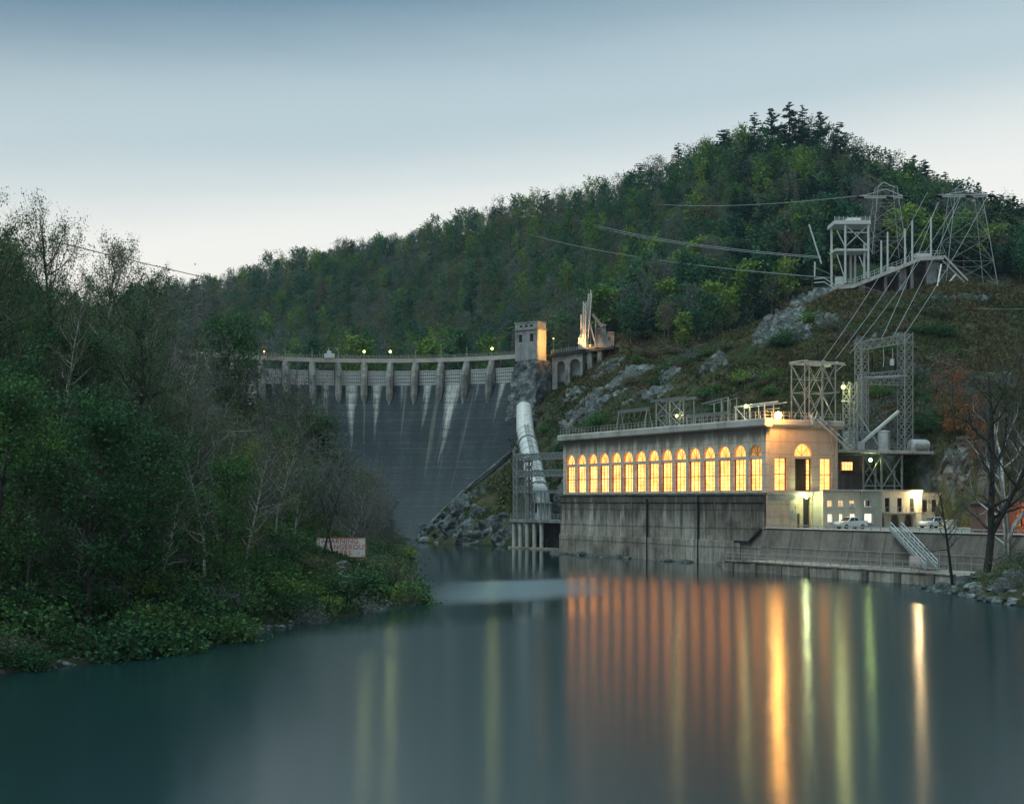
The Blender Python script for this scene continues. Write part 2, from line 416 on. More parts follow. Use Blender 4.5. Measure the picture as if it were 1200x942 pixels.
GX = np.arange(-300, 440.1, 3.6); GY = np.arange(-60, 1260.1, 3.6)
gx, gy = np.meshgrid(GX, GY); fx, fy = gx.ravel(), gy.ravel()
gz = np.concatenate([tps(fx[i:i+20000], fy[i:i+20000]) for i in range(0, len(fx), 20000)])
amp = np.clip((gz-1)/10, .05, 1)
gz = gz + amp*(fbm(fx/26, fy/26)*3.2 + fbm(fx/7, fy/7, 2)*.9)
gz = np.where(gz < .3, np.minimum(gz, gz), gz); gz = np.maximum(gz, -5)
lx, ly = to_ph(fx, fy)
riv = (lx > -14) & (lx < 1.8) & (ly > -56) & (ly < 66); gz[riv] = np.minimum(gz[riv], -3)
bld = (lx > -1) & (lx < 13.4) & (ly > 0) & (ly < 66); gz[bld] = np.minimum(gz[bld], -3)
pf = (lx > -6) & (lx < 13) & (ly > 62) & (ly < 103); gz[pf] = np.minimum(gz[pf], -2)
bw = (lx > -1) & (lx < 17.5) & (ly > 0) & (ly < 66); gz[bw] = np.minimum(gz[bw], 20)
ter = (lx > 1.8) & (lx < 37) & (ly > -76) & (ly < 1.5); gz[ter] = np.minimum(gz[ter], 5.85)
an = (lx > 10) & (lx < 36) & (ly > -6) & (ly < 12); gz[an] = np.minimum(gz[an], 5.85)
rr = np.hypot(fx-AC.x, fy-AC.y)
ins = (rr > RC-8) & (rr < RC+60) & (fy > AC.y+20) & (fx < 5) & (fx > -96); gz[ins] = np.minimum(gz[ins], 40)      # reservoir floor
cr = (np.abs(lx+3) < 0)  # unused
gz = gz.reshape(gx.shape)
def gnd(x, y):
    u = (x-GX[0])/3.6; v = (y-GY[0])/3.6
    i = int(min(max(u, 0), len(GX)-2)); j = int(min(max(v, 0), len(GY)-2)); u -= i; v -= j
    return (gz[j,i]*(1-u)+gz[j,i+1]*u)*(1-v)+(gz[j+1,i]*(1-u)+gz[j+1,i+1]*u)*v
def seen(p, tol=1.0, y0=100):
    """is a point hidden from the viewpoint by the ground?"""
    for k in range(1, 60):
        t = k/60
        q = (p[0]*t, p[1]*t)
        if q[1] < y0: continue
        if H0 + (p[2]-H0)*t < gnd(*q) - tol: return False
    return True
def ray(px, py, y0=60, y1=1200):
    Y = y0
    while Y < y1:
        p = at(px, py, Y)
        if p.z < gnd(p.x, p.y): return p
        Y += 1.5
    return None

def m_terrain():
    t = NT('hillside_ground'); p = t.geo(); sx = t.n('SeparateXYZ', {0: p})
    nz = t.n('SeparateXYZ', {0: t.n('NewGeometry').outputs['Normal']}).outputs[2]
    n1 = t.noise(p, .06, 8, .65); n2 = t.noise(p, .7, 8, .7); n3 = t.noise(t.mapping(p, (1,1,1), (31,7,0)), .15, 6, .6)
    grass = t.ramp(n1, [(.35, (.035,.055,.022)), (.5, (.085,.078,.038)), (.62, (.12,.088,.05)), (.75, (.07,.078,.032))])
    grass = t.mix(t.ramp(n2, [(.4, 0), (.65, .75)]), grass, (.02,.026,.012))
    grass = t.mix(t.ramp(n3, [(.5, 0), (.62, .7)]), grass, (.03,.052,.018))
    rock = t.ramp(n2, [(.3, (.035,.04,.04)), (.5, (.13,.14,.14)), (.7, (.32,.33,.33))])
    steep = t.ramp(t.math('ADD', nz, t.math('MULTIPLY', t.math('SUBTRACT', n2, .5), .55)), [(.54, 1), (.66, 0)])
    col = t.mix(steep, grass, rock)
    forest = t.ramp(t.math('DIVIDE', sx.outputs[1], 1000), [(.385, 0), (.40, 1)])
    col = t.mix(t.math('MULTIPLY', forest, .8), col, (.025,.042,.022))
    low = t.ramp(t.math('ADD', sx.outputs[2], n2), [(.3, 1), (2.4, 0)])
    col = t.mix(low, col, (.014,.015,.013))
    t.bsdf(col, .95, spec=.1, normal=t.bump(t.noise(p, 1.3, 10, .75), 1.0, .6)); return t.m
nj, ni = gx.shape
idx = np.arange(nj*ni).reshape(nj, ni)
fc = np.stack([idx[:-1,:-1], idx[:-1,1:], idx[1:,1:], idx[1:,:-1]], -1).reshape(-1, 4)
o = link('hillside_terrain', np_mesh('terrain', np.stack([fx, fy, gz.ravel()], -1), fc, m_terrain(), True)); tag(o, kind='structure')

# ------------------------------------------------------------------ river
def m_water():
    t = NT('river_water'); p = t.geo()
    big = t.noise(t.mapping(p, (1,.35,1)), .035, 3, .5)
    sx = t.n('SeparateXYZ', {0: p})
    # current: the calm pool under the dam, the wind-free bank water, the moving main stream
    wob = t.math('MULTIPLY', t.math('SUBTRACT', big, .5), 34)
    yy = t.math('ADD', sx.outputs[1], wob)
    calm = t.ramp(t.math('DIVIDE', yy, 400), [(.42, 0), (.54, 1)])
    bank = t.ramp(t.math('DIVIDE', t.math('ADD', t.math('ADD', sx.outputs[0], t.math('MULTIPLY', wob, .35)), t.math('MULTIPLY', sx.outputs[1], -.115)), 60), [(0.0, 1), (.12, 0)])
    X_ = t.math('ADD', sx.outputs[0], t.math('MULTIPLY', wob, .3))
    tongue = t.ramp(t.math('DIVIDE', t.math('ADD', yy, t.math('MULTIPLY', X_, -.5)), 400), [(.365, 0), (.395, 1), (.45, 1), (.475, 0)])      # pale turbulent patch; sky reflection painted into its colour
    east = t.ramp(t.math('ADD', t.math('DIVIDE', X_, 40), .5), [(.25, 0), (.42, 1), (.62, 1), (.78, 0)])
    tongue = t.math('MULTIPLY', tongue, east)
    eddy = t.math('MULTIPLY', t.ramp(t.math('DIVIDE', t.math('ADD', yy, t.math('MULTIPLY', X_, -.9)), 400), [(.30, 0), (.335, 1), (.36, 1), (.38, 0)]), t.ramp(t.math('ADD', t.math('DIVIDE', X_, 40), .5), [(.55, 1), (.8, 0)]))
    rough = t.mix(t.math('MAXIMUM', calm, eddy), (.19,.19,.19), (.08,.08,.08))
    rough = t.mix(tongue, rough, (.27,.27,.27))
    foam = t.noise(t.mapping(p, (.5,.1,1)), .22, 4, .6)
    col = t.mix(t.ramp(foam, [(.42, 0), (.7, .35)]), (.002,.021,.022), (.008,.038,.039))
    col = t.mix(t.math('MULTIPLY', tongue, .8), col, (.16,.20,.21))
    r1 = t.noise(t.mapping(p, (.55,.25,1)), .8, 3, .5); r2 = t.noise(t.mapping(p, (1,.2,1)), .09, 2, .5)
    h = t.math('ADD', t.math('MULTIPLY', r1, .25), r2)
    b = t.bsdf(col, .2, spec=.5, normal=t.bump(h, .10, .5)); b.inputs['IOR'].default_value = 1.55; b.inputs['Anisotropic'].default_value = .72; t.t.links.new(t.n('CombineXYZ', {0: 0.0, 1: 1.0, 2: 0.0}).outputs[0], b.inputs['Tangent'])
    sp = t.n('SeparateColor', {0: rough}); t.t.links.new(sp.outputs[0], b.inputs['Roughness'])
    return t.m
m = MB(); m.add([(-300,-80,0),(440,-80,0),(440,420,0),(-300,420,0)], [(0,1,2,3)])
tag(m.build('river_water', m_water()), kind='structure')
t = NT('reservoir'); t.bsdf((.01,.03,.03), .1)
m = MB(); n = 20
a0, a1 = R(-62), A_R
vs = [dam_pt(a0+(a1-a0)*k/n, 46.5, RC-.5) for k in range(n+1)] + [dam_pt(a0+(a1-a0)*k/n, 46.5, RC+40) for k in range(n+1)]
m.add(vs, [(k, k+1, n+2+k, n+1+k) for k in range(n)])
tag(m.build('reservoir_water', t.m), kind='structure')

# ------------------------------------------------------------------ sky, sun, camera
W = bpy.data.worlds.new('World'); S.world = W; W.use_nodes = True; nt = W.node_tree; nt.nodes.clear()
def wn(typ, **kw):
    nd = nt.nodes.new('ShaderNode'+typ)
    for k, v in kw.items(): setattr(nd, k, v)
    return nd
tc = wn('TexCoord'); sep = wn('SeparateXYZ'); nt.links.new(tc.outputs['Generated'], sep.inputs[0])
# thin high cloud: slight unevenness of the dusk gradient
mp = wn('Mapping'); mp.inputs['Scale'].default_value = (1.2, 1.2, 7); mp.inputs['Rotation'].default_value = (0, R(9), 0); nt.links.new(tc.outputs['Generated'], mp.inputs[0])
nz = wn('TexNoise'); nz.inputs['Scale'].default_value = 2.2; nz.inputs['Detail'].default_value = 5; nz.inputs['Roughness'].default_value = .55; nt.links.new(mp.outputs[0], nz.inputs[0])
ad = wn('Math', operation='MULTIPLY_ADD'); nt.links.new(nz.outputs['Fac'], ad.inputs[0]); ad.inputs[1].default_value = .032
sx2 = wn('Math', operation='MULTIPLY_ADD'); nt.links.new(sep.outputs[0], sx2.inputs[0]); sx2.inputs[1].default_value = -.10; nt.links.new(sep.outputs[2], sx2.inputs[2])
nt.links.new(sx2.outputs[0], ad.inputs[2])
rp = wn('ValToRGB'); nt.links.new(ad.outputs[0], rp.inputs[0]); cr = rp.color_ramp; cr.interpolation = 'EASE'
stops = [(0, (.74,.67,.57)), (.13, (.84,.785,.70)), (.20, (.66,.665,.64)), (.28, (.36,.45,.49)), (.385, (.065,.15,.23)), (.52, (.23,.39,.48)), (1, (.27,.46,.56))]  # overhead stops brightened to lift ambient light and water reflections
while len(cr.elements) < len(stops): cr.elements.new(.5)
for e, (q, c) in zip(cr.elements, stops): e.position = q; e.color = c + (1,)
b1 = wn('Background'); nt.links.new(rp.outputs[0], b1.inputs[0]); b1.inputs[1].default_value = .99
SUN_EL, SUN_AZ = R(14), R(-35)
sk = wn('TexSky', sky_type='NISHITA'); sk.sun_disc = False; sk.sun_elevation = R(4); sk.sun_rotation = SUN_AZ; sk.air_density = 1.5; sk.dust_density = 2; sk.ozone_density = 3
b2 = wn('Background'); nt.links.new(sk.outputs[0], b2.inputs[0]); b2.inputs[1].default_value = .012
ads = wn('AddShader'); nt.links.new(b1.outputs[0], ads.inputs[0]); nt.links.new(b2.outputs[0], ads.inputs[1])
wo = wn('OutputWorld'); nt.links.new(ads.outputs[0], wo.inputs[0])
sl = bpy.data.lights.new('sun', 'SUN'); sl.energy = 1.5; sl.angle = R(25); sl.color = (.80,1,.97)
so = bpy.data.objects.new('sun', sl); COL.objects.link(so)
so.rotation_euler = Vector((.42, .32, -1.0)).to_track_quat('-Z', 'Y').to_euler()
cd = bpy.data.cameras.new('camera'); co = bpy.data.objects.new('camera', cd); COL.objects.link(co)
co.location = (0, 0, H0); co.rotation_euler = (R(90), 0, 0); cd.lens = 50; cd.sensor_width = 36; cd.clip_end = 6000; cd.clip_start = .5
cd.shift_y = (HOR - 471) / 1200
S.camera = co
S.view_settings.view_transform = 'Standard'; S.view_settings.look = 'None'; S.view_settings.exposure = .46; S.view_settings.gamma = 1
S.cycles.use_denoising = True
S.cycles.max_bounces = 6; S.cycles.diffuse_bounces = 2; S.cycles.glossy_bounces = 3; S.cycles.transparent_max_bounces = 4; S.cycles.volume_bounces = 0
S.cycles.sample_clamp_indirect = 6

# ------------------------------------------------------------------ lamps: bulb + housing on a thing, with its light
def lamp(loc, label, bulb, power, color, r=.28, pole=None, aim=None, name='flood_lamp', shadow=True, hood=True, group=None):
    e = tag(empty(name, loc), label, 'lamp', group)
    b = MB(); b.lathe((0,0,0), [(.02,-r),(r*.7,-r*.7),(r,0),(r*.7,r*.7),(.02,r)], 12)
    b.build('bulb', bulb, e, True)
    h = MB()
    if hood: h.lathe((0,0,0), [(r*1.5, r*1.02),(r*1.25,r*1.35),(r*.5,r*1.9),(.05,r*2.1)], 12)
    if pole:
        h.bar((0,0,r*1.5), (pole[0],pole[1],r*1.5), .09); h.bar((pole[0],pole[1],r*2), (pole[0],pole[1],-pole[2]), .12)
    if hood or pole: h.build('lamp_post' if pole else 'hood', M['steel'], e)
    l = bpy.data.lights.new('lamp_light', 'SPOT' if aim else 'POINT'); l.energy = power; l.color = color; l.shadow_soft_size = r*1.05
    lo = bpy.data.objects.new('lamp_light', l); COL.objects.link(lo); lo.parent = e
    if aim:
        l.spot_size = R(150); l.spot_blend = .5; lo.rotation_euler = Vector(aim).to_track_quat('-Z', 'Y').to_euler()
    return e

def hx(px, y, off=0.0):
    """local x of the point of the power-house frame's line y = const that shows at photo column px"""
    k = (px-600)/F; a = PH.x+VY.x*y-k*(PH.y+VY.y*y); return a/(k*VX.y-VX.x)+off
def hy(px, x):
    k = (px-600)/F; a = PH.x+VX.x*x-k*(PH.y+VX.y*x); return a/(k*VY.y-VY.x)

# ------------------------------------------------------------------ the dam
def m_damface():
    t = NT('wet_dam_face'); uv = t.n('UVMap', uv_map='UVMap').outputs[0]; p = t.geo()
    s = t.n('SeparateXYZ', {0: uv}); u, z = s.outputs[0], s.outputs[1]
    bay = t.math('FLOOR', u); fr = t.math('SUBTRACT', t.math('FRACT', u), .5)
    wn = t.n('TexWhiteNoise', {'W': t.math('ADD', bay, 3.7)}, noise_dimensions='1D').outputs['Value']
    wn2 = t.n('TexWhiteNoise', {'W': t.math('ADD', bay, 11.2)}, noise_dimensions='1D').outputs['Value']
    ragged = t.noise(t.mapping(uv, (14, .12, 1)), 1.0, 5, .7)
    b0 = t.noise(t.mapping(uv, (.06, 1.0, 1)), 1.3, 7, .7)
    ln = t.math('ADD', 9.0, t.math('MULTIPLY', t.math('MULTIPLY', wn, wn2), 22.0))          # length of the dry tongue under each gate
    d = t.math('DIVIDE', t.math('SUBTRACT', 43.5, z), ln)
    half = t.math('MULTIPLY', t.math('POWER', t.math('SUBTRACT', 1.0, d, True), 1.25), t.math('ADD', .075, t.math('MULTIPLY', t.math('MULTIPLY', wn2, wn), .36)))
    edge = t.math('SUBTRACT', half, t.math('ABSOLUTE', t.math('ADD', fr, t.math('MULTIPLY', t.math('SUBTRACT', ragged, .5), .5))))
    tongue = t.math('MULTIPLY', t.math('MULTIPLY', edge, 6.0, True), t.ramp(t.math('ADD', b0, ragged), [(.72, .25), (1.05, 1)]))
    a = t.noise(t.mapping(uv, (.55, .03, 1)), 3.0, 7, .65)
    b = t.noise(t.mapping(uv, (.06, 1.0, 1)), 1.3, 7, .7)                                   # lift joints of the poured concrete
    c = t.noise(p, .9, 8, .7)
    wet = t.ramp(t.math('ADD', t.math('MULTIPLY', a, .55), t.math('MULTIPLY', b, .45)), [(.36, (.007,.012,.015)), (.5, (.018,.028,.034)), (.62, (.045,.058,.064)), (.74, (.10,.107,.107))])
    lift = t.math('FRACT', t.math('ADD', t.math('MULTIPLY', z, .5), t.math('ADD', t.math('MULTIPLY', c, .7), t.math('MULTIPLY', a, 1.1))))
    wet = t.mix(t.math('MULTIPLY', t.math('LESS_THAN', lift, .17), .8), wet, (.016,.024,.03))
    lowp = t.ramp(t.math('DIVIDE', z, 50), [(.0, .5), (.5, .0)])
    wet = t.mix(lowp, wet, (.085,.10,.105))
    st = t.ramp(t.noise(t.mapping(uv, (3.1, .012, 1), (5,0,0)), 1.0, 4, .6), [(.60, 0), (.68, .5)])
    wet = t.mix(t.math('MULTIPLY', st, b), wet, (.3,.27,.23))
    dry = t.ramp(t.math('ADD', t.math('MULTIPLY', b, .6), t.math('MULTIPLY', c, .4)), [(.38, (.16,.15,.145)), (.52, (.38,.37,.35)), (.66, (.52,.5,.47))])
    t.bsdf(t.mix(tongue, wet, dry), .75, spec=.35, normal=t.bump(t.math('ADD', b, c), .7, .3)); return t.m

dam = tag(empty('concrete_dam', (AC.x, AC.y+RC-2, 0)), 'tall curved concrete dam with dark wet face and white streaks under its gates', 'dam')
def dloc(p): return (p[0]-AC.x, p[1]-(AC.y+RC-2), p[2])
# pier positions measured in the photo -> angle on the arch
PPX = [270, 303, 333, 365, 396, 427, 458, 488, 518.5, 549, 579]
def crest_ang(px):
    lo, hi = R(-75), R(60)
    for _ in range(60):
        md = (lo+hi)/2; p = dam_pt(md, ZC, RC)
        if proj(p)[0] < px: lo = md
        else: hi = md
    return lo
PANG = [crest_ang(x) for x in PPX]
step = PANG[1]-PANG[0]
PANG = [PANG[0]-step*2, PANG[0]-step] + PANG + [crest_ang(608)]
def bayc(ang):
    return float(np.interp(ang, PANG, range(len(PANG))))
# face
na, nz_ = 150, 70
A0, A1 = R(-75), crest_ang(632)
zs = np.concatenate([np.linspace(-4, 42, nz_-6), [42.6, 43.0, 43.3, 43.5, 43.55, 43.6]])
vs = []; uvs = []
for i in range(na+1):
    an = A0+(A1-A0)*i/na
    for k, z in enumerate(zs):
        r = dam_R(z)
        if z > 43.4: r = RC-2+(z-43.4)*12
        vs.append(dloc(dam_pt(an, z, r))); uvs.append((bayc(an), z))
fs = [(i*nz_+k, (i+1)*nz_+k, (i+1)*nz_+k+1, i*nz_+k+1) for i in range(na) for k in range(nz_-1)]
me = bpy.data.meshes.new('dam_face'); me.from_pydata(vs, [], fs); ul = me.uv_layers.new(name='UVMap')
for l in me.loops: ul.data[l.index].uv = uvs[l.vertex_index]
for p_ in me.polygons: p_.use_smooth = True
me.materials.append(m_damface()); link('spillway_face', me, dam)
# upstream body (closes the dam from behind)
m = MB(); n = 60
vs = [dloc(dam_pt(A0+(A1-A0)*k/n, z, RC+1.5)) for k in range(n+1) for z in (-2, 43.7)]
m.add(vs, [(2*k, 2*k+2, 2*k+3, 2*k+1) for k in range(n)]); m.build('upstream_face', M['pier'], dam)
def arc_solid(m, a0, a1, r0, r1, z0, z1, n=8):
    vs = []
    for k in range(n+1):
        an = a0+(a1-a0)*k/n
        for r, z in ((r0,z0),(r1,z0),(r1,z1),(r0,z1)): vs.append(dloc(dam_pt(an, z, r)))
    fs = [(0,1,2,3), tuple(4*n+q for q in (3,2,1,0))]
    for k in range(n):
        for q in range(4):
            q2 = (q+1) % 4; fs.append((4*k+q, 4*k+q2, 4*(k+1)+q2, 4*(k+1)+q))
    m.add(vs, fs)
m = MB(); arc_solid(m, PANG[0], PANG[-1], RC-1.6, RC+2.2, ZC-.75, ZC, 60); m.build('deck', M['pale'], dam)
m = MB(); arc_solid(m, PANG[0], PANG[-1], RC-1.75, RC-1.6, ZC-.95, ZC+.25, 60); m.build('deck_beam', M['cornice'], dam)
m = MB()
n = 130
for k in range(n):
    a = PANG[0]+(PANG[-1]-PANG[0])*k/n; b = PANG[0]+(PANG[-1]-PANG[0])*(k+1)/n
    for z in (ZC+.65, ZC+1.1): m.bar(dloc(dam_pt(a, z, RC-1.55)), dloc(dam_pt(b, z, RC-1.55)), .06)
    m.bar(dloc(dam_pt(a, ZC, RC-1.55)), dloc(dam_pt(a, ZC+1.1, RC-1.55)), .07)
m.build('deck_railing', M['rail'], dam)
# piers: pointed noses standing out over the face
for i, a in enumerate(PANG[:-1]):
    m = MB(); hw = .95
    e = Vector((math.sin(a), math.cos(a), 0)); s_ = Vector((math.cos(a), -math.sin(a), 0)); c = Vector((AC.x, AC.y, 0))
    prof = []
    zb = 40.6-1.2
    for z, rf in ((zb-4.6, RC-4.2), (zb+1.2, RC-4.6), (46, RC-4.2), (ZC-.96, RC-2.2)):
        k = 1.0 if z > zb else .3
        prof.append([c+e*(RC+1.9)+s_*hw*k+Vector((0,0,z)), c+e*(rf+.9)+s_*hw*k+Vector((0,0,z)), c+e*rf+s_*hw*.3*k+Vector((0,0,z)),
                     c+e*rf-s_*hw*.3*k+Vector((0,0,z)), c+e*(rf+.9)-s_*hw*k+Vector((0,0,z)), c+e*(RC+1.9)-s_*hw*k+Vector((0,0,z))])
    vs = [dloc(p) for r in prof for p in r]; q = 6
    fs = [tuple(range(q))[::-1], tuple((len(prof)-1)*q+k for k in range(q))]
    for j in range(len(prof)-1):
        for k in range(q): fs.append((j*q+k, j*q+(k+1) % q, (j+1)*q+(k+1) % q, (j+1)*q+k))
    m.add(vs, fs); m.build('pier', M['pier'], dam, bevel=.05)
# gates between the piers
for i in range(len(PANG)-1):
    a0, a1 = PANG[i], PANG[i+1]; pad = 1.05/RC
    a0 += pad; a1 -= pad
    gt = MB(); arc_solid(gt, a0, a1, RC-.6, RC-.3, 43.45, 47.6, 4)
    go = gt.build('spillway_gate', M['rail'], dam)
    rb = MB()
    for z in (43.7, 44.7, 45.7, 46.7, 47.45): arc_solid(rb, a0, a1, RC-1.05, RC-.62, z, z+.26, 4)
    for k in range(9):
        an = a0+(a1-a0)*(k+.5)/9; arc_solid(rb, an-.0016, an+.0016, RC-.98, RC-.62, 43.5, 47.6, 1)
    rb.build('gate_rib', M['steelpale'], go)
# lamp posts along the deck
for i, a in enumerate(PANG[2:-1]):
    p = dam_pt(a, ZC, RC-1.2); px = PPX[i]
    if px in (427, 458, 579):
        lamp(p+Vector((0,0,2.3)), {427: 'leftmost glowing greenish lamp of the dam deck', 458: 'glowing greenish lamp in the middle of the dam deck', 579: 'glowing greenish lamp on the deck nearest the dam tower'}[px],
             M['bulbY'], 2600, (.86,1,.36), .36, pole=(0,0,2.3), name='deck_lamp', hood=False, group='lit lamps on the dam deck')
    elif px == 303:
        lamp(p+Vector((1.2,0,1.5)), 'small orange lamp at the far left of the dam deck', M['bulbA'], 900, (1,.5,.2), .2, pole=(0,0,1.5), name='deck_lamp', hood=False)
    else:
        b = MB(); b.tube([p, p+Vector((0,0,3.0))], [.11,.07], 6); b.bar(p+Vector((0,0,3)), p+Vector((0,-.6,3.05)), .1)
        tag(b.build('lamp_post', M['steel']), 'thin unlit lamp post standing on the dam deck', 'lamp post', 'unlit posts on the dam deck')
# small equipment on the deck, left
p = at(386, 413.5, 405); b = MB(); b.box((p.x-1.4, p.y-.8, ZC+.01), (p.x+1.4, p.y+.8, ZC+1.3)); b.box((p.x-.6, p.y-.5, ZC+1.3), (p.x+.5, p.y+.5, ZC+2.1)); b.tube([(p.x-.2,p.y,ZC+2.1),(p.x-.2,p.y,ZC+2.9)], .1, 6)
tag(b.build('gate_hoist', M['steelpale'], bevel=.06), 'pale gate hoist box standing on the left part of the dam deck', 'hoist')
# intake tower
TA = crest_ang(627)
tw = tag(empty('dam_tower', dam_pt(TA, 0, RC-2.0), -TA), 'square concrete tower at the right end of the dam, its right side lit orange', 'tower')
hw = 3.9; dp = 4.0
Z0, Z1 = ZC-2, 59.6
def fr_front(a, b, c): return (a, -dp/2 + c, b)
wins = [rect(-2.6, 54.1, -1.4, 56.3), rect(1.3, 54.1, 2.5, 56.3)]
plate(rect(-hw, Z0, hw, Z1-2.2), wins, fr_front, .5).build('wall', M['towerstone'], tw)
for a0 in (-2.6, 1.3):
    wo_ = MB(); wo_.box((a0-.1, -dp/2-.06, 53.85), (a0+1.3, -dp/2+.1, 54.09)); wo_.box((a0-.08, -dp/2-.05, 56.31), (a0+1.28, -dp/2+.1, 56.5))
    f = wo_.build('window', M['pale'], tw)
    MB().box((a0+.02, -dp/2+.3, 54.12), (a0+1.18, -dp/2+.36, 56.28)).build('pane', M['glassdark'], f)
b = MB(); b.box((-hw, -dp/2+.5, Z0), (-hw+.5, dp/2, Z1-2.2)); b.box((hw-.5, -dp/2+.5, Z0), (hw, dp/2, Z1-2.2)); b.box((-hw+.5, dp/2-.5, Z0), (hw-.5, dp/2, Z1-2.2)); b.build('wall', M['annexgrey'], tw)
b = MB(); b.box((-hw-.25, -dp/2-.25, Z1-2.2), (hw+.25, dp/2+.25, Z1-1.9)); b.box((-hw, -dp/2, Z1-1.9), (hw, dp/2, Z1-.3)); b.box((-hw-.15, -dp/2-.15, Z1-.3), (hw+.15, dp/2+.15, Z1)); 
b.build('parapet', M['towerstone'], tw, bevel=.04)
b = MB()
for x in (-2.2, -.4, 1.4): b.box((x, -dp/2-.04, Z1-1.4), (x+.9, -dp/2+.02, Z1-.8))
b.each('parapet_opening', M['glassdark'], tw)
b = MB()                                     # rough dark pier the tower stands on, battered
for z0, z1, e0, e1 in ((24, 49, 2.2, .2),):
    a_, b_ = hw+e0, hw+e1; c_, d_ = dp/2+e0*2.2, dp/2+e1
    b.add([(-a_,-c_,z0),(a_,-c_,z0),(a_,dp/2+2,z0),(-a_,dp/2+2,z0),(-b_,-d_,z1),(b_,-d_,z1),(b_,dp/2+2,z1),(-b_,dp/2+2,z1)], [(0,3,2,1),(4,5,6,7),(0,1,5,4),(1,2,6,5),(2,3,7,6),(3,0,4,7)])
o = b.build('intake_pier', M['rockdark'], tw)
sd = o.modifiers.new('s', 'SUBSURF'); sd.subdivision_type = 'SIMPLE'; sd.levels = 5; sd.render_levels = 5
tx = bpy.data.textures.new('pier_rough', 'CLOUDS'); tx.noise_scale = 2.4; tx.noise_depth = 4
dm = o.modifiers.new('d', 'DISPLACE'); dm.texture = tx; dm.strength = 2.0; dm.mid_level = .6; dm.texture_coords = 'GLOBAL'
# approach viaduct to the right of the tower
vd = tag(empty('approach_viaduct', at(680, 440, 389)), 'concrete viaduct with arched niches joining the tower to the hillside', 'viaduct')
V0, V1 = at(647, 415.5, 392), at(716, 406.5, 384)
vl = (V1-V0); vlen = math.hypot(vl.x, vl.y); vd.location = V0; va = math.atan2(vl.y, vl.x); vd.rotation_euler = (0, 0, va); rise = vl.z
def vz(x): return rise*x/vlen
b = MB(); b.prism([(-1, -.6), (vlen+1, -.6+rise), (vlen+1, rise+.1), (-1, .1)], 'y', -.6, 5.2); b.build('deck', M['dark'], vd)
hol = []
xs = [(2.6, 2.4), (5.6, 2.4)]
wl = [(0, -.62), (0, -16), (9.2, -10), (9.2, -.6+rise*.5)]
hl = [arch(2.7, -12, 2.3, 10.0), arch(6.9, -8.5, 2.9, 7.0)]
wl = [(0, -17), (9.2, -17), (9.2, -.62+vz(9.2)), (0, -.62)]
plate(wl, hl, lambda a, bb, c: (a, c, bb), .9).build('arch_wall', M['pier'], vd)
b = MB(); b.box((0, 1.6, -17), (9.2, 2.0, -.9)); b.build('recess_wall', M['towerstone'], vd)
for x in (10.6, 13.6):
    b = MB(); b.prism([(0, -14), (1.9, -14), (1.2, -.65+vz(x)), (.0, -.65+vz(x))], 'y', 0, 1.2)
    b.v = [(q[0]+x, q[1], q[2]) for q in b.v]; b.build('support', M['pier'], vd)
b = MB()
for k in range(24):
    x = vlen*k/23; b.bar((x, -.5, .1+vz(x)), (x, -.5, 1.15+vz(x)), .08)
for z in (.65, 1.15): b.bar((0, -.5, z), (vlen, -.5, z+rise), .07)
b.build('railing', M['rail'], vd)
# derrick on the viaduct
dk = tag(empty('derrick_crane', at(690, 410, 388)), 'pale steel derrick crane on the viaduct, lit orange from below', 'crane')
k_ = 388/F
def dp_(px, py, dy=0): return ((px-690)*k_, dy, (410-py)*k_)
b = MB(); b.lattice(dp_(686, 409), dp_(691.5, 344), .9, 12, .2, .1); b.bar(dp_(692, 350), dp_(692.3, 340), .25); b.build('mast', M['steelpale'], dk)
b = MB(); b.lattice(dp_(684, 409, -.8), dp_(685, 354, -.4), .7, 9, .2, .1); b.bar(dp_(681, 409, 1), dp_(681.2, 368, 1), .35); b.build('gin_pole', M['steelpale'], dk)
b = MB(); b.bar(dp_(698.5, 407), dp_(687, 362), .4); b.bar(dp_(692.5, 408, 1.5), dp_(692, 356, .4), .25); b.build('back_stay', M['steel'], dk)
b = MB(); b.lattice(dp_(694, 368), dp_(706, 383), .5, 6, .14, .08); b.bar(dp_(698, 384), dp_(698, 371), .22); b.build('boom', M['steel'], dk)
b = MB(); b.box(dp_(677.5, 410, -1), dp_(682, 396, 1)); b.box(dp_(679, 396, -.6), dp_(681.5, 392.5, .6)); b.box(dp_(682, 409.9, -1.4), dp_(697, 407.5, 1.4)); b.build('winch_house', M['steel'], dk, bevel=.05)
# stone hoist house
hh = tag(empty('stone_house', at(709, 406, 390)), 'small grey stone house at the right end of the viaduct', 'house')
def hp(px, py, dy=0): return ((px-709)*k_, dy, (408-py)*k_)
b = MB(); b.box(hp(698, 409, 0), hp(710, 384, 4)); b.box(hp(710.02, 412, .3), hp(720, 392, 3.6)); b.build('wall', M['towerstone'], hh, bevel=.05)
b = MB(); b.box(hp(697.3, 384, -.3), hp(710.6, 381.8, 4.3)); b.box(hp(710.7, 392, 0), hp(720.8, 390.6, 3.9)); b.build('roof', M['pier'], hh, bevel=.05)
b = MB(); b.box(hp(706.5, 384, 1), hp(707.6, 377, 1.4)); b.build('chimney', M['pier'], hh)
for x0, x1, y0, y1, dy in ((700.5, 703.5, 395, 388, -.03), (713, 715.5, 401, 396, .27)):
    b = MB(); b.box(hp(x0-.3, y0+.4, dy-.04), hp(x1+.3, y0, dy+.2)); f = b.build('window', M['pale'], hh)
    MB().box(hp(x0, y0, dy), hp(x1, y1, dy+.2)).build('pane', M['glassbrown'], f)
b = MB(); b.box(hp(704, 414, -1.5), hp(724, 408.5, 3)); b.build('foundation', M['pier'], hh)
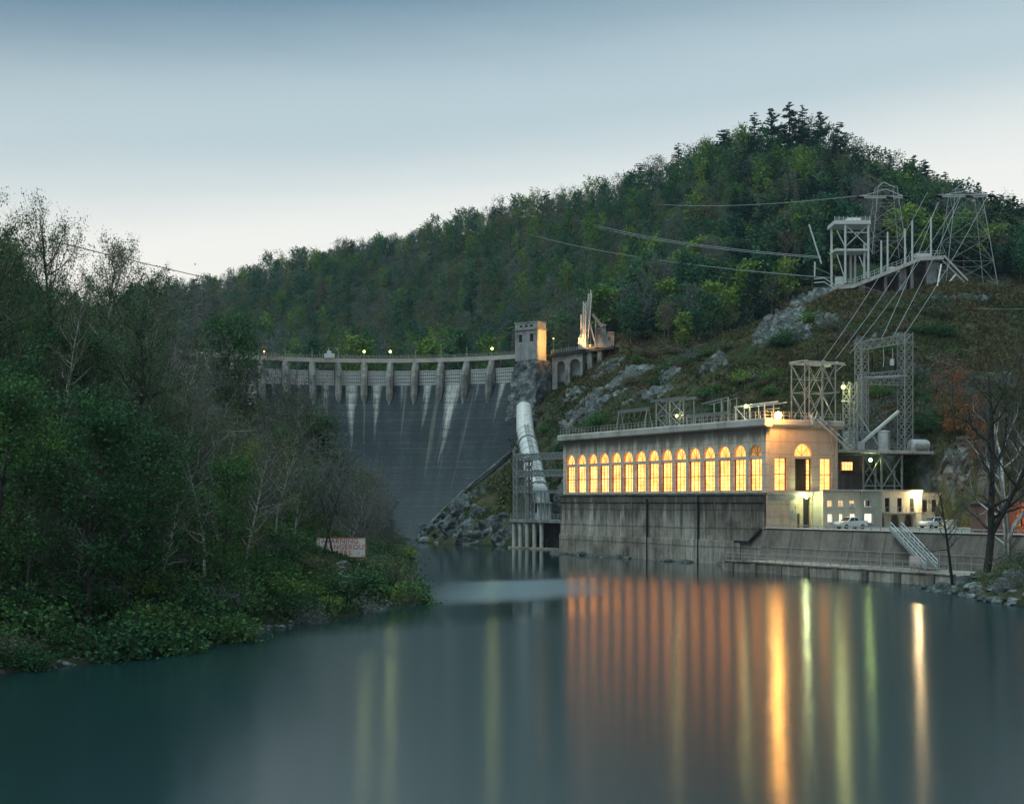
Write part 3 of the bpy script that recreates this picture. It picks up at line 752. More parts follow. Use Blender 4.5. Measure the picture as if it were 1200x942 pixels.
# orange lamps by the tower and derrick
p = dam_pt(TA, 0, RC-2)
ex = Vector((math.cos(TA), -math.sin(TA), 0))
lamp(p+ex*8.6+Vector((-.6,-1.0,ZC+3.5)), 'orange flood lamp on the viaduct beside the tower', M['bulbA'], 22000, (1,.5,.13), .16, pole=(0,0,3.3), aim=tuple(-ex*1.0+Vector((0,.05,.15))))
lamp(at(678, 402, 385), 'orange flood lamp at the foot of the derrick', M['bulbA'], 14000, (1,.5,.15), .14, hood=False, aim=(.9,.2,.75))

# ------------------------------------------------------------------ power house (local x along the front, y along the river wall)
HB = empty('power_house', PH, PA); tag(HB, 'long concrete power house with a row of glowing arched windows above the river', 'power station')
L, WD = 65.6, 14.5
ZS, ZT = 11.75, 22.1
lw0, lw1, ln0, ln1 = 12.05, 17.15, 17.62, 19.45
wc = [2.75 + k*4.275 for k in range(15)]
ww = 3.3
holes = []
for c in wc:
    holes += [rect(c-ww/2, lw0, c+ww/2, lw1), arch(c, ln0, ww, ln1-ln0)]
plate(rect(0, ZS, L, ZT), holes, lambda a, b, c: (c, a, b), .75).build('wall', M['wall'], HB)
fwin = [(2.9, 2.4), (12.0, 2.4)]
fh = [rect(c-w_/2, 12.05, c+w_/2, 17.3) for c, w_ in fwin] + [rect(5.75, 12.05, 9.05, 17.2), arch(7.4, 17.62, 3.6, 1.95)]
door = rect(6.05, 6.12, 9.05, 11.0)
plate(rect(.752, 11.9, WD, ZT), [h for h in fh], lambda a, b, c: (a, c, b), .75).build('wall', M['wall_front'], HB)
plate(rect(.0, 2, WD, 11.35), [door], lambda a, b, c: (a, c-.15, b), .8).build('lower_wall', M['wall_front'], HB)
b = MB(); b.box((WD-.75, .752, 2), (WD, L, ZT)); b.box((.752, L-.75, 2), (WD-.752, L, ZT)); b.each('wall', M['wall'], HB)
b = MB(); b.box((.76, .76, 11.2), (WD-.76, L-.76, 11.6)); b.build('floor_slab', M['base'], HB)
# lower mass with panel joints, pilasters and a stepped foot
b = MB(); b.box((-.45, -.02, -3), (.6, L+.4, ZS-.35))
b.box((-.75, 6, -3), (-.452, L+.3, 3.9))
for y in (18.2, 34.6): pass
for y in (8.6, 13.1, 23, 29, 39, 43.5, 48, 52.4, 57, 61.3): b.box((-.56, y, 3.92), (-.452, y+.55, ZS-1.6))
b.box((-.6, -.02, ZS-1.6), (-.452, L+.4, ZS-.36))
b.build('base_wall', M['base'], HB, bevel=.04)
b = MB()
for y, z0, z1 in ((17.6, -1, ZS-.4), (33.5, -1, 10.8)): b.box((-.9, y, z0), (-.6, y+.22, z1))
b.bar((-.66, .4, 6.0), (-.66, 3.6, 3.9), .3); b.box((-.8, 3.2, 3.7), (-.5, 7.5, 4.0))
b.each('drain_pipe', M['dark'], HB)
b = MB(); b.box((-.75, -.02, ZS-.36), (.2, L+.5, ZS-.02)); b.build('ledge', M['ledge'], HB, bevel=.03)
b = MB(); b.box((.2, -.5, 11.352), (WD+.1, .4, 11.898)); b.box((.3, -.32, 10.6), (5.95, -.152, 11.35)); b.build('ledge', M['cornice'], HB, bevel=.03)
# cornice and roof
b = MB()
pr = [(-1.0, 22.35), (-.35, 22.1), (.5, 22.1), (.5, 23.5), (-.85, 23.5), (-1.0, 23.3)]
b.prism(pr, 'y', -1.0, L+.7)
b.build('cornice', M['cornice'], HB, bevel=.04)
b = MB(); b.prism([(-1.0, 22.5), (-.3, 22.1), (.4, 22.1), (.4, 23.35), (-.9, 23.35), (-1.0, 23.2)], 'x', .52, WD+.6)
b.build('cornice', M['cornice'], HB, bevel=.04)
b = MB(); b.box((.52, .42, 22.4), (WD+.4, L+.5, 23.1)); b.build('roof', M['pier'], HB)
# small pilaster strips and square vents under the cornice
b = MB()
for k in range(16):
    y = .35+k*4.275
    b.box((-.08, y-.25, ZS), (-.002, y+.25, 19.6))
b.each('pilaster', M['wall'], HB)
def grid_frame(b, face, c, w_, z0, z1, nx, nz, fr=.14, mun=.06, mid=None, depth=.4):
    """frame and muntins; face 'x' = river wall, 'y' = front wall"""
    def bx(a0, q0, a1, q1, e0, e1):
        if face == 'x': b.box((e0, a0, q0), (e1, a1, q1))
        else: b.box((a0, e0, q0), (a1, e1, q1))
    a0, a1 = c-w_/2, c+w_/2
    for s0, s1 in ((a0, a0+fr), (a1-fr, a1)): bx(s0, z0, s1, z1, depth-.08, depth+.1)
    for q0, q1 in ((z0, z0+fr), (z1-fr, z1)): bx(a0+fr, q0, a1-fr, q1, depth-.08, depth+.1)
    for k in range(1, nx): a = a0+w_*k/nx; bx(a-mun/2, z0+fr, a+mun/2, z1-fr, depth-.03, depth+.05)
    for k in range(1, nz):
        z = z0+(z1-z0)*k/nz
        for j in range(nx):
            l_ = a0+fr if j == 0 else a0+w_*j/nx+mun/2; r_ = a1-fr if j == nx-1 else a0+w_*(j+1)/nx-mun/2
            hgt = mun*(2.6 if mid == k else .8); bx(l_, z-hgt/2, r_, z+hgt/2, depth-.03-(.05 if mid == k else 0), depth+.05)
for i, c in enumerate(wc):
    b = MB(); grid_frame(b, 'x', c, ww, lw0, lw1, 3, 8, mid=4, fr=.08, mun=.045)
    f = b.build('window', M['frame'], HB)
    MB().box((.52, c-ww/2, lw0), (.56, c+ww/2, lw1)).build('pane', M['panehi'] if i > 10 else M['pane'], f)
    p_ = MB(); p_.prism(arch(c, ln0, ww, ln1-ln0), 'x', .5, .55); p_.v = [v for v in p_.v]; p_.build('lunette', M['panedim'] if i == 0 else M['lunette'], f)
    b = MB()
    for k in range(3):
        an = math.pi*(k+1)/4; b.bar((.42, c, ln0), (.42, c+1.35*math.cos(an), ln0+.4+1.35*math.sin(an)), .04)
    b.build('lunette_bar', M['frame'], f)
for c, w_ in fwin:
    b = MB(); grid_frame(b, 'y', c, w_, 12.05, 17.3, 2, 8, mid=4, fr=.1, mun=.05); f = b.build('window', M['frame'], HB)
    MB().box((c-w_/2, .52, 12.05), (c+w_/2, .56, 17.3)).build('pane', M['pane'], f)
b = MB(); grid_frame(b, 'y', 7.4, 3.3, 12.05, 17.2, 4, 8, mid=4, fr=.14); f = b.build('window', M['frame'], HB)
MB().box((5.75, .5, 12.05), (8.3, .54, 17.2)).build('dark_pane', M['glassbrown'], f)
MB().box((8.3, .52, 12.05), (9.05, .56, 17.2)).build('lit_pane', M['pane'], f)
p_ = MB(); p_.prism(arch(7.4, 17.62, 3.6, 1.95), 'y', .5, .55); p_.build('lunette', M['lunette'], f)
b = MB()
for k in range(3):
    an = math.pi*(k+1)/4; b.bar((7.4, .42, 17.65), (7.4+1.65*math.cos(an), .42, 17.75+1.7*math.sin(an)), .05)
b.build('lunette_bar', M['frame'], f)
# recessed ground-floor door bay and drain pipes of the front
b = MB(); b.box((6.0, .9, 6.1), (9.1, 1.0, 11.0)); b.box((6.05, .64, 6.12), (6.15, .9, 11)); do = b.build('door', M['wall_front'], HB)
b = MB(); b.box((8.1, .82, 6.14), (9.0, .895, 10.9)); b.box((6.35, .82, 6.14), (7.3, .895, 8.4)); b.build('door_leaf', M['dark'], do)
b = MB()
for x in (4.5, 9.6): b.tube([(x, -.3, 6.1), (x, -.3, 10.5)], .09, 6)
for x in (12.9, 13.9): b.tube([(x, -.25, 12), (x, -.25, 21.8)], .1, 6)
b.each('drain_pipe', M['rail'], HB)
b = MB(); b.box((5.0, -.32, 7.6), (5.7, -.152, 8.9)); b.box((5.6, -.32, 9.2), (5.9, -.152, 9.6)); b.each('meter_box', M['rail'], HB)
# rear wing seen to the right of the front
b = MB(); b.box((WD+.01, 5, 11), (24.5, 20, 18.0)); wg = b.build('wing', M['base'], HB)
b = MB(); grid_frame(b, 'y', 20.6, 2.4, 15.5, 17.0, 4, 2, depth=4.9, fr=.08, mun=.04); b.box((19.3, 4.7, 15.2), (21.9, 4.99, 15.45)); f = b.build('window', M['frame'], HB)
MB().box((19.4, 4.93, 15.5), (21.8, 4.985, 17.0)).build('pane', M['panehi'], f)

# roof railing
b = MB()
for k in range(56):
    y = -.6+k*1.2; b.bar((-.7, y, 23.5), (-.7, y, 24.6), .06)
for z in (24.05, 24.6): b.bar((-.7, -.6, z), (-.7, L+.4, z), .05)
for k in range(13):
    x = .6+k*1.15; b.bar((x, -.7, 23.35), (x, -.7, 24.5), .06)
for z in (23.95, 24.5): b.bar((-.7, -.7, z), (WD, -.7, z), .05)
o = b.build('roof_railing', M['rail']); o.location = PH; o.rotation_euler = (0, 0, PA); tag(o, 'thin grey railing along the roof edge of the power house', 'railing')
def local_thing(name, label, cat, x, y, z, group=None): return tag(empty(name, ph(x, y, z), PA), label, cat, group)
# bus gantries on the roof
def gantry(label, x, px0, px1, y_=None): 
    ya, yb = hy(px1, x), hy(px0, x); g_ = local_thing('steel_gantry', label, 'gantry', x, (ya+yb)/2, 23.1); return g_, (yb-ya)/2
g1, h1 = gantry('low trapezoid steel gantry at the far left end of the power house roof', 4.5, 724, 761)
b = MB()
for y in (-h1+.5, h1-.8):
    for x in (-1.1, 1.1): b.bar((x, y, 0), (x*.15, y, 4.3), .16)
b.each('leg', M['steel'], g1); b = MB(); b.lattice((0,-h1,4.4), (0,h1,4.4), .45, 9, .09, .05)
for y in (-3,-1,1,3): b.bar((0,y,4.2), (0,y+.7,3.0), .09)
b.build('beam', M['steel'], g1)
g2, h2 = gantry('cross-braced steel frame with a flat top rising from the middle of the power house roof', 4.2, 769, 801)
b = MB()
for y in (-h2, 0, h2): 
    b.bar((0,y,0), (0,y,5.6), .2); b.bar((2.2,y,0), (2.2,y,5.6), .15)
b.each('leg', M['steel'], g2)
b = MB()
for ya, yb in ((-h2,0),(0,h2)):
    for za, zb in ((0,2.8),(2.8,5.6)): b.bar((0,ya,za), (0,yb,zb), .11); b.bar((0,ya,zb), (0,yb,za), .11)
    b.bar((0,ya,2.8), (0,yb,2.8), .13)
b.build('brace', M['steel'], g2)
b = MB(); b.lattice((0,-h2-.8,5.7), (0,h2+1.8,5.7), .3, 9, .09, .05); b.lattice((2.2,-h2-.8,5.7), (2.2,h2+1.8,5.7), .3, 9, .09, .05); b.build('beam', M['steel'], g2)
g3, h3 = gantry('long low steel bus frame on the roof beside the cross-braced frame', 4.2, 805, 853)
b = MB()
for y, h_ in ((-h3, 4.9), (-h3+1.9, 4.6), (-h3+4.0, 4.2), (h3-2, 2.4), (h3, 2.4)): b.bar((0,y,0), (0,y,h_), .17); b.bar((1.8,y,0), (1.8,y,h_), .12)
b.each('leg', M['steel'], g3)
b = MB(); b.lattice((0,-h3,2.3), (0,h3,2.3), .35, 9, .08, .05); b.bar((0,-h3-.1,4.9), (0,h3-4.5,4.2), .14); b.bar((1.8,-h3-.1,4.8), (1.8,h3-4.5,4.2), .12)
for k in range(6): b.bar((0,-h3+1+k*1.6,2.2), (0,-h3+1.8+k*1.6,1.2), .1)
b.build('beam', M['steel'], g3)
g4, h4 = gantry('low pale steel bus frame on the roof just left of the bright orange lamp', 4.0, 862, 896)
b = MB()
for y in (-h4, 0, h4): b.bar((0,y,0), (0,y,3.2), .18); b.bar((1.8,y,0), (1.8,y,3.0), .13)
b.each('leg', M['steelpale'], g4); b = MB(); b.bar((0,-h4-3.5,3.3), (0,h4+.4,3.1), .16, .22); b.bar((1.8,-h4-3.5,3.2), (1.8,h4+.4,3.0), .14); b.bar((0,h4,3.0), (0,0,0), .09); b.bar((0,-h4,2.2), (0,-h4-4,2.2), .1); b.build('beam', M['steelpale'], g4)
# tall switch frame on the roof corner (front right)
sf = local_thing('switch_tower', 'square cross-braced steel tower with overhanging top standing on the roof corner', 'lattice tower', 11.4, 2.4, 23.36)
hx_, hy_, hz = 3.15, 1.7, 9.3
b = MB()
for x in (-hx_, 0.5, hx_):
    for y in (-hy_, hy_): b.bar((x,y,0), (x,y,hz), .17)
b.each('leg', M['steel'], sf)
b = MB()
for y in (-hy_, hy_):
    for xa, xb in ((-hx_, .5), (.5, hx_)):
        for za, zb in ((0, hz/2), (hz/2, hz)): b.bar((xa,y,za), (xb,y,zb), .09); b.bar((xa,y,zb), (xb,y,za), .09)
        for z in (hz/2, hz*.75): b.bar((xa,y,z), (xb,y,z), .1)
for x in (-hx_, hx_):
    for za, zb in ((0, hz/2), (hz/2, hz)): b.bar((x,-hy_,za), (x,hy_,zb), .09)
    b.bar((x,-hy_,hz/2), (x,hy_,hz/2), .1)
b.bar((-1.6,-hy_-.1,hz*.47), (3.9,-hy_-.1,hz*.52), .2)
b.build('brace', M['steel'], sf)
b = MB()
for y in (-hy_, hy_): b.lattice((-hx_-.3,y,hz+.2), (hx_+1.9,y,hz+.2), .3, 9, .1, .06)
for x in (-hx_, .5, hx_): b.bar((x,-hy_-.6,hz+.4), (x,hy_+.6,hz+.4), .14)
b.bar((hx_,-hy_,hz-1.2), (hx_+1.8,-hy_,hz+.1), .1)
b.build('top_beam', M['steelpale'], sf)
b = MB()
for x in (-1.4, 1.4, 4.2): b.lathe((x,0,hz+.4), [(.1,0),(.22,.1),(.12,.25),(.22,.4),(.12,.55),(.22,.7),(.12,.85),(.2,1.0),(.06,1.2)], 8)
b.tube([(.9,0,hz+.4),(.9,0,hz+3.6)], .13, 6)
b.each('insulator', M['insul'], sf)
# X-strut assembly and pipes at the front cornice
cl = local_thing('cable_bracket', 'cluster of pale struts and slanting pipes on the front cornice of the power house', 'bracket', 8.6, -1.0, 23.3)
b = MB()
for k in range(9):
    rr_ = random.Random(k); b.bar((rr_.uniform(-.6,.6), rr_.uniform(-.3,.1), rr_.uniform(-.9,.1)), (rr_.uniform(-1,1), rr_.uniform(-.3,.2), rr_.uniform(.4,1.6)), .12)
b.build('strut', M['steelpale'], cl)
b = MB(); b.tube([(.6,-.1,.3), (8.2,.6,-4.6)], .09, 6); b.tube([(1.3,-.1,.5), (8.6,.6,-4.2)], .09, 6); b.tube([(.9,-.2,-.1),(8.0,.5,-4.9)], .08, 6)
for k in range(6): b.bar((1+k*1.3,-.05,.15-k*.83), (1.5+k*1.3,-.05,.5-k*.83), .1)
b.build('pipe', M['steelpale'], cl)

# lamps of the power house
lamp(ph(hx(912,-2.6), -2.6, 23.8), 'brilliant orange flood lamp on the roof corner of the power house', M['bulbO'], 12000, (1,.45,.10), .6, hood=False)
lamp(ph(3.8, hy(793,3.8), 25.6), 'yellow lamp fixed to the cross-braced roof frame', M['bulbY'], 1100, (1,.9,.35), .26, hood=False)
lamp(ph(3.7, hy(874,3.7), 26.1), 'yellow lamp on the low roof frame left of the orange lamp', M['bulbY'], 1300, (1,.9,.35), .3, hood=False)
lamp(ph(hx(988,2.0), 2.0, 29.2), 'yellow-green lamp between the roof switch tower and the portal', M['bulbY'], 3500, (.95,1,.35), .32, hood=False)
lamp(ph(hx(945,-1.1), -1.1, 11.0), 'greenish white lamp over the front door of the power house', M['bulbW'], 2600, (.8,1,.45), .24, hood=False)

# ------------------------------------------------------------------ annex in front of the power house, right
AX = local_thing('annex_building', 'low two-storey cream annex with small lit windows behind the white pickup', 'building', 0, 0, 0)
y0 = -2.6; zt = 11.95; zb = 6.0
def ax(px): return hx(px, y0)
X0, X1, X2, X3 = ax(964.5), ax(1008), ax(1032), ax(1083)
ups = [(ax(a), ax(c)) for a, c in ((969.5,975.8),(982.3,989),(995.5,1002))]; los = [(ax(a), ax(c)) for a, c in ((970,975.8),(983.5,988),(996,1002.5))]
mw = [(ax(1011.5), 9.5, ax(1019), 10.55), (ax(1011.5), 6.9, ax(1020.5), 8.4)]
hs = [rect(a, 9.5, c, 10.55) for a, c in ups] + [rect(a, 7.0, c, 8.35) for a, c in los]
plate(rect(X0, zb, X1, zt), hs, lambda a, b, c: (a, y0+c, b), .4).build('wall', M['annex'], AX)
plate(rect(X1+.002, zb, X2, zt), [rect(*q) for q in mw], lambda a, b, c: (a, y0-.35+c, b), .4).build('wall', M['annexgrey'], AX)
dr = [ax(1040), ax(1054.5), ax(1069)]; gar = [ax(1034.5), ax(1052), ax(1068)]
hs = [rect(a, 8.6, a+1.05, 10.9) for a in dr] + [arch(c, 6.05, 1.8, 2.2) for c in gar]
plate(rect(X2+.002, zb, X3, zt), hs, lambda a, b, c: (a, y0+.6+c, b), .4).build('wall', M['annex'], AX)
MB().box((X0, y0+.401, zb), (X0+.3, .2, zt)).build('wall', M['annexgrey'], AX)
MB().box((X3-.3, y0+1.01, zb), (X3, 9, zt)).build('wall', M['annexgrey'], AX)
MB().box((X0, y0+1.2, zt-.7), (X3-.32, 9, zt-.5)).build('flat_roof', M['pier'], AX)
MB().box((X2+.05, y0+2.2, zb), (X3-.4, y0+2.4, zt-.8)).build('inner_wall', M['annexgrey'], AX)
b = MB(); b.box((X0-.2, y0-.25, zt+.002), (X1-.05, y0+.5, zt+.3)); b.box((X1-.04, y0-.6, zt+.002), (X2, y0+.5, zt+.3)); b.box((X2+.01, y0+.35, zt+.002), (X3+.2, y0+1.1, zt+.32)); b.each('cornice', M['cornice'], AX, bevel=.03)
b = MB(); b.box((X2+.5, y0-.6, 8.3), (X3-1.2, y0+.58, 8.48)); b.build('balcony', M['pale'], AX)
b = MB(); nb = int((X3-X2-1.8)/.9)
for k in range(nb+1): b.bar((X2+.6+k*.9, y0-.5, 8.48), (X2+.6+k*.9, y0-.5, 9.4), .05)
b.bar((X2+.6, y0-.5, 9.4), (X2+.6+nb*.9, y0-.5, 9.4), .05); b.build('balcony_railing', M['rail'], AX)
for x, zz, w_, h_ in [(a, 9.5, c-a, 1.05) for a, c in ups] + [(a, 7.0, c-a, 1.35) for a, c in los] + [(q[0], q[1], q[2]-q[0], q[3]-q[1]) for q in mw]:
    yy = y0+.2 if x < X1 else y0-.15
    b = MB(); grid_frame(b, 'y', x+w_/2, w_, zz, zz+h_, 2, 1, fr=.07, mun=.04, depth=yy); b.box((x-.1, yy-.28, zz-.12), (x+w_+.1, yy-.21, zz)); f = b.build('window', M['white'], AX)
    if zz > 9 and x > X1:
        MB().box((x+.4, yy+.12, zz), (x+w_, yy+.16, zz+h_)).build('pane', M['glassdark'], f); MB().box((x, yy+.12, zz), (x+.39, yy+.16, zz+h_)).build('pane', M['panelow'], f)
    else: MB().box((x, yy+.12, zz), (x+w_, yy+.16, zz+h_)).build('pane', M['panelow'] if zz < 8 else M['paneann'], f)
xa_ = ups[2][0]; b = MB(); b.box((xa_-.15, y0-.55, 9.45), (xa_+.45, y0-.02, 10.0)); b.box((xa_-.08, y0-.57, 9.55), (xa_+.3, y0-.551, 9.9)); b.build('air_conditioner', M['steelpale'], AX)
for a in dr:
    b = MB(); b.box((a-.08, y0+.5, 8.5), (a+1.13, y0+.59, 8.6)); f = b.build('door', M['pale'], AX)
    MB().box((a, y0+.8, 8.6), (a+1.05, y0+.86, 10.9)).build('door_leaf', M['glassdark'], f)
for c in gar:
    b = MB(); b.box((c-.75, y0+1.2, 6.1), (c+.2, y0+2.0, 7.1)); b.box((c+.25, y0+1.3, 6.1), (c+.8, y0+2.0, 6.8)); b.build('garage_clutter', M['rockred'], AX)
S2 = local_thing('side_building', 'plain grey building with two dark windows at the right end of the annex', 'building', X3+.1, y0+1.6, 5.9)
plate(rect(0, 0, 5.2, 5.7), [rect(1.1, 2.7, 2.2, 4.7), rect(3.1, 2.7, 4.2, 4.7)], lambda a, b, c: (a, c, b), .4).build('wall', M['annexgrey'], S2)
MB().box((4.8, .41, 0), (5.2, 7, 5.7)).build('wall', M['annexgrey'], S2); MB().box((-.15, -.2, 5.702), (5.4, 7.2, 5.95)).build('roof', M['pier'], S2)
for x in (1.1, 3.1):
    b = MB(); b.box((x-.08, -.06, 2.58), (x+1.18, .1, 2.69)); f = b.build('window', M['pier'], S2); MB().box((x, .2, 2.7), (x+1.1, .25, 4.7)).build('pane', M['glassdark'], f)
lamp(ph(hx(1077,y0-.1), y0-.1, 11.3), 'very bright warm white lamp high on the right end of the annex', M['bulbW'], 6500, (1,.74,.36), .26, hood=False)

# ------------------------------------------------------------------ transformer platform on steel legs behind the annex
TP = local_thing('transformer_platform', 'steel platform on cross-braced legs behind the annex', 'platform', 0, 0, 0)
ZP = 18.95; PY0, PY1 = 3.2, 10.5
lx_ = [22.9, 26.9, 31.4]
for x in lx_:
    for y in (PY0+.4, PY1-.4):
        b = MB(); b.bar((x, y, 11.2), (x, y, ZP-.55), .26); b.build('leg', M['steel'], TP)
b = MB()
for xa, xb in zip(lx_, lx_[1:]):
    for y in (PY0+.4, PY1-.4):
        b.bar((xa,y,12.5), (xb,y,ZP-.8), .17); b.bar((xa,y,ZP-.8), (xb,y,12.5), .17); b.bar((xa,y,13), (xb,y,13), .17)
    b.bar(((xa+xb)/2+.6, PY0+.4, 11.8), ((xa+xb)/2+.6, PY0+.4, 15.6), .2)
b.build('brace', M['steel'], TP)
b = MB(); b.box((17.0, PY0-.5, ZP-.5), (37.8, PY1, ZP)); b.build('deck', M['cornice'], TP, bevel=.04)
b = MB()
for k in range(18): b.bar((17.2+k*1.2, PY0-.3, ZP), (17.2+k*1.2, PY0-.3, ZP+1.15), .05)
for z in (.6, 1.15): b.bar((17.2, PY0-.3, ZP+z), (37.6, PY0-.3, ZP+z), .05)
b.build('railing', M['steel'], TP)
lamp(ph(hx(1020,4.8), 4.8, ZP-1.6), 'green glowing lamp under the transformer platform', M['bulbW'], 900, (.75,1,.3), .3, hood=False)
tr = local_thing('transformer', 'big dark ribbed transformer standing on the platform behind the lattice legs', 'transformer', 24.8, 7.0, ZP)
b = MB(); b.box((-2.3,-1.2,.1), (2.3,1.2,3.3)); b.build('tank', M['rail'], tr, bevel=.08)
b = MB()
for k in range(14): b.box((-2.2+k*.33,-1.5,.4), (-2.06+k*.33,-1.2,2.9))
b.each('cooling_fin', M['steel'], tr)
b = MB()
for x in (-1.6,0,1.6): b.lathe((x,0,3.3), [(.25,0),(.42,.1),(.25,.25),(.42,.4),(.22,.55),(.36,.7),(.18,.9),(.28,1.05),(.08,1.5)], 8)
b.each('bushing', M['insul'], tr)
cy = local_thing('oil_tank', 'pale upright cylindrical tank beside the transformer', 'tank', 28.7, 5.0, ZP)
b = MB(); b.lathe((0,0,0), [(1.1,0),(1.1,.1),(1.0,.12),(1.0,3.2),(1.06,3.22),(1.06,3.35),(.3,3.5)], 18); b.build('shell', M['steelpale'], cy, True)
b = MB(); b.bar((.0,-1.05,.2), (.0,-1.05,3.2), .08); b.bar((.35,-1.0,.2), (.35,-1.0,3.2), .08)
for k in range(9): b.bar((0,-1.03,.4+k*.32), (.35,-1.0,.4+k*.32), .05)
b.build('ladder', M['steel'], cy)
bc = local_thing('cooler_unit', 'horizontal ribbed cooler drum at the right end of the platform', 'cooler', 36.0, 4.6, ZP)
b = MB(); 
for k in range(8): b.tube([(-1.6+k*.42,0,1.1), (-1.3+k*.42,0,1.1)], 1.0, 14)
b.tube([(-1.7,0,1.1), (2,0,1.1)], .85, 14); b.build('drum', M['steelpale'], bc, True)
b = MB(); b.box((-1.8,-.9,0), (-1.4,.9,.6)); b.box((1.4,-.9,0), (1.8,.9,.6)); b.each('cradle', M['rail'], bc)
cr_ = local_thing('jib_boom', 'pale slanting boom crossing in front of the lattice portal', 'boom', 22.0, PY0+.3, ZP+.1)
b = MB(); b.bar((-.2,0,.6), (8.4,-.2,6.6), .42); b.build('boom', M['steelpale'], cr_); b = MB(); b.box((-1.4,-.6,0), (.6,.6,.9)); b.lathe((.0,0,.9), [(.5,0),(.5,.25),(.2,.4)], 10); b.build('pivot', M['steelpale'], cr_)
b = MB(); b.bar((-1,.2,8), (-1,.2,.2), .26); b.bar((-1,.2,8), (-3.6,.2,8), .22); b.bar((-.6,.2,6.5), (4.6,.4,0.6), .16); b.build('frame', M['steelpale'], cr_)
# lattice portal above the platform
PO = local_thing('lattice_portal', 'tall steel lattice portal with three cross girders above the platform', 'lattice portal', 0, 0, 0)
zt1 = 37.7
for x, y, w_, zz0, zz1 in ((26.6, 8.2, 1.6, ZP, zt1), (23.6, 4.6, 1.0, ZP, 31.5), (33.8, 5.4, 1.8, ZP, zt1+1.6), (19.9, 3.4, 1.6, ZP, 30.2)):
    b = MB(); b.lattice((x,y,zz0), (x,y,zz1), w_, int((zz1-zz0)/1.6), .15, .085); b.build('lattice_leg', M['steel'], PO)
for (xa, ya, za), (xb, yb, zb), w_ in (((25.8,8.2,zt1-.8),(34.6,5.4,zt1+.8),1.4), ((25.8,8.2,31.6),(34.4,5.4,32.4),1.1), ((23.2,4.6,30.6),(34.4,5.4,30.9),1.1)):
    b = MB(); b.lattice((xa,ya,za), (xb,yb,zb), w_, 11, .14, .08, x=False); b.build('girder', M['steel'], PO)
b = MB(); b.bar((25,6.6,31.4), (34,5,32.0), .2); b.build('bus_pipe', M['steelpale'], PO)
b = MB()
for x in (28.2, 30.2, 32.2): b.lathe((x,7.4-.3*(x-28),32.9), [(.12,0),(.34,.1),(.16,.3),(.34,.5),(.16,.7),(.34,.9),(.16,1.1),(.34,1.3),(.16,1.5),(.3,1.7),(.1,2.6)], 8)
b.each('insulator', M['insul'], PO)
b = MB()
for x, h_ in ((29.8,3.4),(31.8,2.0)): b.tube([(x,6.4,36.8),(x+.15,6.4,36.8-h_*.6),(x,6.4,36.8-h_)], .05, 5)
b.lathe((31.8,6.4,33.7), [(.1,0),(.4,.05),(.4,1.1),(.1,1.2)], 10); b.each('drop_lead', M['steelpale'], PO)

# ------------------------------------------------------------------ terrace, retaining wall, landing
b = MB(); b.box((.5, -74, -2), (37, -.16, 6.1)); b.box((14.6, -.15, 4), (37, 4.8, 6.09))
o = b.build('terrace_paving', M['asphalt']); o.location = PH; o.rotation_euler = (0,0,PA); tag(o, kind='structure')
RW = local_thing('retaining_wall', 'battered grey concrete retaining wall holding up the terrace beside the power house', 'wall', 0, 0, 0)
b = MB(); b.prism([(-2.6, -3), (.49, -3), (.49, 6.1), (-.25, 6.1)], 'y', -74, -.03); b.build('wall', M['terrace'], RW)
b = MB()
for y in (-7, -14, -21, -28, -35, -42, -50, -58): b.prism([(-2.66+.02, -3), (-2.5, -3), (-.2, 6.1), (-.3, 6.1)], 'y', y, y+.12)
b.each('joint', M['ledge'], RW)
b = MB(); b.box((-.45, -74, 6.102), (.49, -.03, 6.2)); b.build('coping', M['pale'], RW, bevel=.03)
LD = local_thing('river_landing', 'low concrete landing along the river below the retaining wall', 'landing', 0, 0, 0)
b = MB(); b.box((-12.4, -53, -3), (-2.0, -6, 1.35)); b.box((-12.55, -53.1, 1.352), (-12.0, -6, 1.6)); b.box((-9, -5.99, -3), (-1, -.5, 1.1)); b.build('slab', M['base'], LD, bevel=.05)
b = MB()
for y in (-50, -44, -38, -32, -26, -20, -14, -8.5): b.box((-12.65, y, -2), (-12.42, y+1.1, 1.3))
b.each('fender', M['terrace'], LD)
b = MB()
for k in range(24): b.bar((-12.1, -52+k*2, 1.6), (-12.1, -52+k*2, 2.7), .09)
for z in (2.15, 2.7): b.bar((-12.1, -52, z), (-12.1, -6, z), .07)
b.build('railing', M['rail'], LD)
b = MB()
for k in range(17): b.bar((-3.6, -50+k*2.8, 1.36), (-3.6, -50+k*2.8, 3.4), .07)
b.bar((-3.6, -50, 3.4), (-3.6, -6, 3.4), .06); b.bar((-3.6, -50, 2.4), (-3.6, -6, 2.4), .05); b.build('back_railing', M['rail'], LD)
GR = local_thing('guard_rail', 'white and grey guard rail along the terrace edge', 'guard rail', 0, 0, 6.2)
b = MB()
for k in range(38): b.bar((.1, -73+k*1.95, 0), (.1, -73+k*1.95, .55), .1)
b.each('post', M['rail'], GR); b = MB(); b.box((.0, -73.4, .4), (.045, -.4, .55)); b.build('rail', M['rail'], GR)
ST = local_thing('steel_stair', 'galvanised steel stair leaning down the retaining wall to the landing', 'stair', -1.0, -25.5, 0)
A_ = Vector((.4, hy(1050, -.6)+25.5, 6.3)); B_ = Vector((-5.2, hy(1092, -6.2)+25.5, 1.6))
d_ = (B_-A_).normalized(); sd_ = Vector((d_.y, -d_.x, 0)).normalized()
b = MB()
for s_ in (-.7, .7): b.bar(A_+sd_*s_, B_+sd_*s_, .2, .42)
b.each('stringer', M['steel'], ST)
b = MB()
for k in range(26):
    q = A_.lerp(B_, (k+.5)/26); b.bar(q-sd_*.65, q+sd_*.65, .34, .06)
